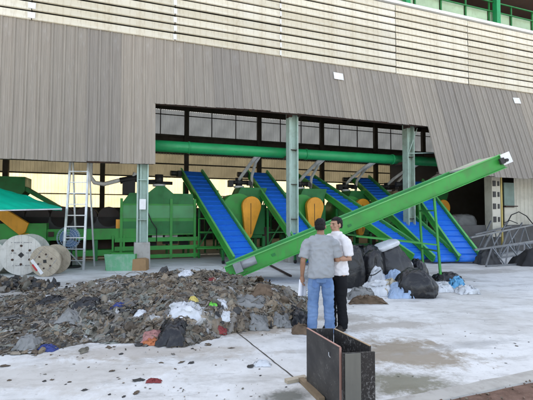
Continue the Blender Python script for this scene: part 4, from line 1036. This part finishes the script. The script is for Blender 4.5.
# distinct things lying in the heap
def on_heap(x, y):
    lo, hi = 4.9, 11.0; r = ray(x, y); best = gnd(x, y)
    Y = lo
    while Y < hi:
        p = at(x, y, Y)
        if p.z < max(0, heap_z(p.x, p.y)) + .02: 
            return p
        Y += .02
    return best
for x, y, mt, sx, sy, h, lb, cat in (
        (186, 311, MFILMW, .50, .24, .13, 'large torn white plastic bag on the front slope of the rubbish heap', 'plastic bag'),
        (140, 314, MFILMW, .17, .12, .10, 'small white plastic bag in the middle of the heap', 'plastic bag'),
        (172, 335, MBAG, .36, .28, .24, 'black plastic bag at the front edge of the heap', 'plastic bag'),
        (150, 343, MORC, .2, .1, .05, 'orange scrap at the front foot of the heap', 'scrap'),
        (151, 337, MPINKC, .22, .14, .08, 'faded pink rag just above the orange scrap', 'rag'),
        (47, 348, MBLUEC, .20, .09, .04, 'dark blue plastic scrap at the front left foot of the heap', 'scrap'),
        (28, 345, MFILMG, .26, .2, .2, 'crumpled pale grey bag beside the dark blue scrap', 'plastic bag'),
        (118, 306, MBLUEC, .16, .14, .06, 'dark blue cloth pressed into the upper heap', 'cloth'),
        (213, 305, MLIME, .13, .09, .05, 'small lime green scrap near the white packet', 'scrap'),
        (221, 304, MFILMW, .20, .12, .09, 'white packet right of the lime green scrap', 'packet'),
        (226, 317, MFILMW, .15, .1, .07, 'small white film scrap below the white packet', 'scrap'),
        (259, 324, MFILMG, .28, .18, .15, 'pale grey plastic sheet standing up at the right front of the heap', 'plastic sheet'),
        (250, 303, MFILMG, .5, .2, .08, 'long grey plastic sheet lying along the right crest of the heap', 'plastic sheet'),
        (283, 322, MFILMG, .26, .16, .13, 'grey crumpled sheet at the heap foot near the man in jeans', 'plastic sheet'),
        (301, 318, MBAG, .34, .26, .15, 'black bag end at the right tip of the heap behind the jeans', 'plastic bag'),
        (222, 330, MREDC, .14, .09, .04, 'dark red cloth scrap at the front foot of the heap', 'cloth'),
        (212, 280, MREDC, .16, .12, .07, 'small red scrap on the heap crest by the conveyor motor', 'scrap'),
        (193, 299, MYEL, .13, .1, .06, 'small yellow scrap on the upper right of the heap', 'scrap'),
        (68, 316, MFILMG, .3, .2, .12, 'light grey film lump in the left part of the heap', 'plastic film'),
        (50, 303, MBAG, .4, .24, .1, 'black film lump on the left crest of the heap', 'plastic film'),
        (87, 305, MBAG, .36, .24, .09, 'black film strip right of the left crest lump', 'plastic film'),
        (262, 290, MBRC, .34, .26, .12, 'dark brown rag on the right crest of the heap', 'rag'),
        (186, 276, MFILMW, .26, .2, .12, 'white plastic lump on top of the heap crest', 'plastic film')):
    p = on_heap(x, y); kz = max(0, heap_z(p.x, p.y)); p.z = kz
    an = random.uniform(0, 3)
    def bs(a, b): return max(0, heap_z(p.x + a, p.y + b)) * .75 + max(0, heap_z(p.x + a * .5, p.y + b * .5)) * .25 - kz
    o = sheet(cat.replace(' ', '_'), mt, sx * 1.1, sy * 1.35, h * .5, int(x * 7 + y), 20, min(.06, sx * .17), bs); o.location = p; tag(o, lb, cat)
o = sheet('brown_rag', MBRC, .30, .18, .09, 501, 14, .05); o.location = gnd(302, 333); tag(o, 'brown rag on the concrete left of the black box', 'rag')
o = sheet('red_cloth', MREDC, .16, .07, .02, 502, 12, .02); o.location = gnd(154, 382); tag(o, 'small red cloth scrap alone on the pale concrete', 'cloth')
# loose litter on the concrete
LG = 'small scraps scattered over the concrete'
rr = random.Random(31); spots = [(114, 347), (112, 371), (140, 380), (191, 363), (182, 362), (121, 354), (5, 366), (52, 380), (136, 393), (251, 366), (85, 390), (232, 348)]
for i in range(30):
    spots.append((rr.uniform(0, 300), 335 + 62 * rr.random()) if i < 22 else (rr.uniform(380, 520), rr.uniform(275, 345)))
base = []
for k_ in range(7):
    mm_ = MB(); scrap(mm_, Vector((0, 0, .012)), rr.uniform(.05, .10), rr, 0, .08, .3); q = mm_.build('litter_scrap', rr.choice([TR[2], TR[3], TR[2]]), None, False); base.append(q)
for i, (x, y) in enumerate(spots):
    if heap_h(gnd(x, y).x, gnd(x, y).y) > -.5 or (300 < x < 380): continue
    o = base[i % 7].copy(); C.objects.link(o); o.location = gnd(x, y); o.rotation_euler = (0, 0, rr.uniform(0, 6)); kx = rr.uniform(.25, .65) if i >= 12 else rr.uniform(.7, 1.2); o.scale = (kx, kx, kx)
    tag(o, 'small dark scrap of litter lying loose on the pale concrete', 'litter', LG)
for q in base: bpy.data.objects.remove(q)
o = sheet('white_scrap', MFILMW, .2, .12, .03, 640, 10, .03); o.location = gnd(262, 365); tag(o, 'torn white scrap lying alone left of the black box', 'scrap')
p = gnd(270, 268)
o = MB().bar(gnd(270, 266) + Vector((0, 0, .03)), gnd(291, 277) + Vector((0, 0, .03)), .05).build('steel_bar', MRUST); tag(o, 'rusty steel bar on the floor under the long green conveyor', 'bar')

# ---------------------------------------------------------------- black formwork box
hz_ = .575
A, B = gnd(307.5, 384.5), Vector((.655, 3.55, 0)); 
fB = at(340, 345.5, 3.56); fB.z = 0; B = fB
side = Vector((.30, -.0, 0)); 
t = thing('formwork_box', 'open black plywood formwork box splashed with cement, standing by the men', 'box', A)
ax = (B - A); Lb = ax.length; ax.normalize(); nrm = Vector((ax.y, -ax.x, 0)); 
D_ = at(374.5, 352, 3.5); D_.z = 0; E_ = at(367, 340, 3.95); E_.z = 0
wv = Vector((.275, .0, 0))
def panel(name, a, b, z0, z1, th, mat, mi_edge=None):
    m = MB(); a, b = a - A, b - A; c = (a + b) / 2; d = (b - a); L = d.length; rz = math.atan2(d.y, d.x)
    m.box((c.x, c.y, (z0 + z1) / 2), (L, th, z1 - z0), Matrix.Rotation(rz, 3, 'Z')); return m.build(name, mat, t)
panel('side_panel', A, B, 0, hz_, .018, MPLY)
A2, B2 = A + Vector((.285, .01, 0)), B + Vector((.285, .06, 0))
panel('side_panel', A2, B2, 0, hz_ - .01, .018, MPLY2)
panel('end_panel', A + Vector((.014, -.0, 0)) , A2 - Vector((.014, 0, 0)), 0, hz_ - .005, .018, MPLY2)
F0, F1 = B + Vector((.012, -.05, 0)), B2 + Vector((.02, -.07, 0))
panel('end_panel', F0 - Vector((0, -.004, 0)), F1 - Vector((0, -.004, 0)), 0, hz_ - .035, .018, MPLY2)
panel('grey_strip', F0 + Vector((.02, -.014, 0)), F0.lerp(F1, .55) + Vector((0, -.014, 0)), .0, hz_ - .037, .008, paint('grey_film_face', (.17, .165, .14, 1), .5, (.08, .08, .07, 1), .3))
MEDGE = paint('pinkish_ply_edge', (.42, .24, .19, 1), .7, (.2, .14, .1, 1), .3)
panel('ply_edge', A + Vector((0, .0, 0)), B, hz_ + .001, hz_ + .006, .018, MEDGE)
q = B + ax * .006; MB().box((q.x - A.x, q.y - A.y, hz_ / 2), (.006, .019, hz_), Matrix.Rotation(math.atan2(ax.y, ax.x), 3, 'Z')).build('ply_edge', MRED if False else MEDGE, t)
panel('ply_edge', A2, B2, hz_ - .009, hz_ - .004, .018, MTAN)
m = MB(); q = A.lerp(B, .72) - A + Vector((-.012, -.01, .45)); m.tube([q + Vector((0, 0, .03)), q + Vector((.0, -.004, 0)), q + Vector((.03, -.02, -.035)), q + Vector((.055, -.04, -.03))], .004, 5); m.build('wire_tie', MALU, t)
o = MB().bar(gnd(301, 381) + Vector((0, 0, .02)), gnd(322, 402) + Vector((0, 0, .02)), .06, .04).build('timber_batten', MWOOD); tag(o, 'pale timber batten on the floor beside the black box', 'batten')
o = MB().bar(gnd(286, 383) + Vector((0, 0, .018)), gnd(306, 379) + Vector((0, 0, .018)), .07, .035).build('timber_offcut', MREELW); tag(o, 'short grey timber offcut at the left corner of the black box', 'offcut')

# ---------------------------------------------------------------- people
def m_cloth(name, c, vary=.2, sc=3., rough=.85, weave=True, fade=None):
    M = Mat(name, rough, 0, .15); v = M.coord(); n = M.noise(sc, 4, .6, v); w = M.noise(160, 2, .6, v)
    col = M.mix(M.ramp(n, [(.32, 0), (.68, 1)]), scl(c, 1 - vary), fade or scl(c, 1 + vary)); M.color(col).bump(w, .2, .002); return M.m
def m_skin(name, c):
    M = Mat(name, .5, 0, .35); v = M.coord(); n = M.noise(12, 4, .6, v)
    M.color(M.mix(M.ramp(n, [(.3, 0), (.7, 1)]), scl(c, .85), scl(c, 1.1))); M.b.inputs['Subsurface Weight'].default_value = .08; M.b.inputs['Subsurface Radius'].default_value = (.02, .008, .004); return M.m
SK1, SK2 = m_skin('tanned_skin', (.34, .185, .115, 1)), m_skin('light_tan_skin', (.46, .27, .18, 1))
HAIR = m_cloth('black_hair', (.012, .011, .011, 1), .3, 30, .45)
def person(label, loc, yaw, arms, shirt_m, trouser_m, skin, shoe_m, H=1.68, headturn=0, loose=1.0, collar=False, stance=.10):
    # faces local -Y; +X is the person's left. Heights are for 1.68 m
    t = thing('person', label, 'person', loc, yaw); k = H / 1.68
    b = MB()
    # pelvis and trunk
    b.loft([((0, .01, .80), .11, .08), ((0, .01, .90), .118, .085), ((0, .0, 1.02), .12, .085), ((0, -.005, 1.16), .145, .10), ((0, 0, 1.28), .155, .105), ((0, .01, 1.37), .14, .085), ((0, .015, 1.42), .07, .06)])
    b.tube([(0, .02, 1.36), (0, .012, 1.44), (0, 0, 1.50)], [.066, .056, .055], 14)
    tr = Matrix.Rotation(headturn, 3, 'Z'); hd = lambda p: tr @ Vector(p)
    def ell(c, r, rot=None):
        seg = 14; rg = []
        n0 = len(b.v)
        for i in range(1, 10):
            th = math.pi * i / 10
            for j_ in range(seg):
                ph = 2 * math.pi * j_ / seg; p = Vector((r[0] * math.sin(th) * math.cos(ph), r[1] * math.sin(th) * math.sin(ph), r[2] * math.cos(th)))
                b.pts([Vector(c) + (tr @ p)])
        for i in range(8):
            for j_ in range(seg): a = n0 + i * seg; j2 = (j_ + 1) % seg; b.face([a + j_, a + seg + j_, a + seg + j2, a + j2], 0, True)
        b.face([n0 + j_ for j_ in range(seg)]); b.face([n0 + 8 * seg + j_ for j_ in range(seg)][::-1])
    ell(hd((0, .012, 1.595)), (.074, .092, .088)); ell(hd((0, -.022, 1.545)), (.058, .066, .082)); ell(hd((0, -.045, 1.485)), (.034, .03, .026))
    ell(hd((0, -.094, 1.553)), (.013, .02, .016)); b.tube([hd((0, -.08, 1.595)), hd((0, -.098, 1.557))], [.009, .014], 8)
    ell(hd((0, -.075, 1.60)), (.055, .018, .012)); ell(hd((0, -.083, 1.515)), (.024, .012, .009))
    for s in (-1, 1): ell(hd((s * .078, .008, 1.562)), (.009, .02, .032)); ell(hd((s * .04, -.055, 1.55)), (.024, .022, .022))
    # legs
    for s in (-1, 1):
        st = stance * s
        b.tube([(s * .085, .01, .86), (s * .09 + st * .3, 0, .66), (s * .085 + st * .6, -.012, .47), (s * .085 + st * .8, .01, .30), (s * .085 + st, .02, .08)], [.085, .076, .054, .052, .038], 14)
        b.loft([((s * .085 + st, -.05, .02), .038, .11), ((s * .085 + st, -.04, .05), .036, .10), ((s * .085 + st, .01, .09), .034, .045)], 12)
    # arms with hands
    for s, (sh, el, wr, fdir, palm) in arms.items():
        sh, el, wr, fd, pn = Vector(sh), Vector(el), Vector(wr), Vector(fdir).normalized(), Vector(palm).normalized()
        b.tube([(s * .10, .01, 1.36), sh, sh.lerp(el, .5), el, el.lerp(wr, .3), wr], [.06, .058, .046, .039, .041, .026], 14)
        pn = (pn - fd * pn.dot(fd)).normalized(); sd_ = fd.cross(pn)
        q = wr + fd * .045; b.tube([wr - fd * .01, q, wr + fd * .09], [.025, .038, .036], 12)
        for i in range(4):
            o_ = (i - 1.5) * .019; Lf = (.062, .074, .07, .054)[i]; p0 = wr + fd * .08 + sd_ * o_
            b.tube([p0 - fd * .02, p0, p0 + fd * Lf * .5 + pn * .008, p0 + fd * Lf * .82 + pn * .03, p0 + fd * Lf * .85 + pn * .045], [.0095, .0092, .0088, .008, .0065], 8)
        b.tube([wr + fd * .025 - sd_ * .02, wr + fd * .05 - sd_ * .045 + pn * .012, wr + fd * .085 - sd_ * .05 + pn * .03], [.013, .011, .008], 8)
    body = remesh(b, 'body', skin, .0055, t, None, 2)
    body.scale = (k, k, k)
    # hair
    h = MB(); B0 = b; b = h
    ell(hd((0, .018, 1.612)), (.081, .098, .086)); ell(hd((0, .045, 1.565)), (.076, .07, .075))
    hair = remesh(h, 'hair', HAIR, .007, t, lambda c: .006 * noise.noise(c * 60) + .004 * noise.noise(c * 130), 1)
    me = hair.data; bmh = bmesh.new(); bmh.from_mesh(me); inv = tr.inverted(); dl = []
    for v in bmh.verts:
        q = inv @ v.co
        if q.y < -.035 and q.z < 1.628: dl.append(v)
        elif q.y < .03 and q.z < 1.575: dl.append(v)
        elif q.z < 1.515: dl.append(v)
    bmesh.ops.delete(bmh, geom=dl, context='VERTS'); bmh.to_mesh(me); bmh.free(); hair.scale = (k, k, k)
    for s in (-1, 1):
        e_ = MB(); b = e_; ell(hd((s * .031, -.0745, 1.572)), (.011, .008, .006)); o = e_.build('eye', m_skin('dark_eye', (.03, .025, .022, 1)), t); o.scale = (k, k, k)
        e_ = MB(); b = e_; ell(hd((s * .032, -.083, 1.594)), (.02, .006, .0045)); o = e_.build('eyebrow', HAIR, t); o.scale = (k, k, k)
    e_ = MB(); b = e_; ell(hd((0, -.0925, 1.515)), (.02, .005, .004)); o = e_.build('mouth', m_skin('lip_skin', (.28, .1, .085, 1)), t); o.scale = (k, k, k)
    # shirt
    s_ = MB(); l = loose
    s_.loft([((0, .01, .835), .196 * l, .146 * l), ((0, .012, .92), .192 * l, .144 * l), ((0, .008, 1.05), .178 * l, .13 * l), ((0, .0, 1.18), .185, .13), ((0, .0, 1.28), .19, .128), ((0, .008, 1.35), .175, .108), ((0, .014, 1.40), .125, .082), ((0, .014, 1.425), .08, .068), ((0, .014, 1.44), .07, .062)])
    for s, (sh, el, wr, fdir, palm) in arms.items():
        sh, el = Vector(sh), Vector(el); s_.tube([(s * .09, .008, 1.355), (s * .14, .008, 1.345), sh + Vector((0, 0, -.01)), sh.lerp(el, .45), sh.lerp(el, .78)], [.075, .078, .074, .068, .069], 14)
    if collar: s_.loft([((0, .014, 1.42), .085, .075), ((0, .006, 1.46), .078, .072)], 16)
    def wr_(c):
        return .016 * noise.noise(Vector((c.x * 4 + c.z * 3, c.y * 5, c.z * 6 - c.x * 4))) + .013 * (1 - 2 * abs(noise.noise(Vector((c.x * 9 + c.z * 6, c.y * 9, c.z * 14 - c.x * 7)))))
    o = remesh(s_, 'shirt', shirt_m, .009, t, wr_, 3); o.scale = (k, k, k)
    # trousers
    p_ = MB()
    p_.loft([((0, .012, .76), .15, .115), ((0, .014, .84), .16, .115), ((0, .012, .92), .15, .108), ((0, .01, .97), .14, .10)])
    for s in (-1, 1):
        st = stance * s
        p_.tube([(s * .072, .012, .85), (s * .088 + st * .25, .006, .70), (s * .086 + st * .6, -.006, .48), (s * .085 + st * .8, .008, .28), (s * .085 + st, .016, .10), (s * .085 + st, .012, .035)], [.092, .094, .077, .072, .07, .074], 16)
    def wt(c):
        kn_ = 1.0 if c.z < .6 else .6
        return .011 * kn_ * noise.noise(Vector((c.x * 6, c.y * 6, c.z * 11))) + .008 * kn_ * (1 - 2 * abs(noise.noise(Vector((c.x * 8, c.y * 8 + c.z * 5, c.z * 18)))))
    o = remesh(p_, 'trousers', trouser_m, .009, t, wt, 2); o.scale = (k, k, k)
    if trouser_m is JEANS:
        for s in (-1, 1):
            q = MB(); q.prism([(-.055, .0), (.055, .0), (.055, -.09), (0, -.125), (-.055, -.09)], -.004, .004, M=Matrix.Translation((s * .078, .118, .80)) @ Matrix.Rotation(s * .52, 4, 'Z') @ Matrix.Rotation(-.10, 4, 'X')); q.build('back_pocket', m_cloth('denim_pocket', (.13, .22, .42, 1), .15, 8), o)
    for s in (-1, 1):
        st = s * .085 + stance * s; q = MB()
        q.loft([((st, -.055, .0), .046, .135), ((st, -.055, .025), .048, .138), ((st, -.045, .055), .044, .122), ((st, .0, .085), .042, .07), ((st, .015, .105), .04, .05)], 18)
        o = remesh(q, 'shoe', shoe_m, .008, t, None, 1); o.scale = (k, k, k)
    return t
JEANS = m_cloth('faded_denim', (.12, .21, .40, 1), .2, 3.2, .85, True, (.22, .33, .53, 1))
TEE = m_cloth('grey_jersey', (.33, .345, .36, 1), .1); WSH = m_cloth('white_shirting', (.74, .72, .73, 1), .06); BTR = m_cloth('black_trouser_cloth', (.012, .012, .014, 1), .3)
DSH = m_cloth('dark_shoe_leather', (.03, .025, .022, 1), .3, 8, .5)
p = gnd(321, 333.5)
arm1 = {1: ((.205, .01, 1.315), (.262, .055, 1.06), (.272, -.03, .83), (0.02, -.12, -1), (-1, 0, 0)),
        -1: ((-.205, .0, 1.315), (-.25, -.02, 1.07), (-.15, -.24, 1.10), (.3, -.9, .2), (1, 0, 0))}
pm = person('man in a grey T-shirt and faded jeans seen from behind, holding a paper', (p.x, p.y, 0), R(176), arm1, TEE, JEANS, SK1, DSH, 1.69, R(-12), 1.0, False, .045)
hp = pm.matrix_basis @ Vector((.28, -.05, .70))
o = MB(); n_ = 10
for i in range(n_ + 1):
    for q in range(n_ + 1):
        u, v = i / n_ - .5, q / n_ - .5; o.pts([(u * .15, .03 * math.sin(u * 5) + .02 * v, v * .24)])
for i in range(n_):
    for q in range(n_): b_ = i * (n_ + 1) + q; o.face([b_, b_ + 1, b_ + n_ + 2, b_ + n_ + 1], 0, True)
o = o.build('paper_sheet', m_cloth('white_paper', (.75, .75, .78, 1), .04), None, False); md = o.modifiers.new('s', 'SOLIDIFY'); md.thickness = .002
p_h = Vector((p.x, p.y, 0)) + Matrix.Rotation(R(176), 3, 'Z') @ Vector((.268, -.05, .66)); o.location = p_h; o.rotation_euler = (0, R(8), R(20)); tag(o, 'white paper sheet held low in the left hand of the man in grey', 'paper')
p = gnd(336, 330.5)
arm2 = {1: ((.20, .0, 1.315), (.25, .0, 1.07), (.05, -.19, 1.10), (-1, -.1, .15), (0, 1, 0)),
        -1: ((-.20, .0, 1.315), (-.24, -.02, 1.06), (-.04, -.23, 1.06), (1, .1, .1), (0, 1, 0))}
person('man in a white shirt and black trousers with folded arms facing the man in grey', (p.x + .02, p.y + .06, 0), R(-50), arm2, WSH, BTR, SK2, DSH, 1.71, R(-8), .97, True, .02)
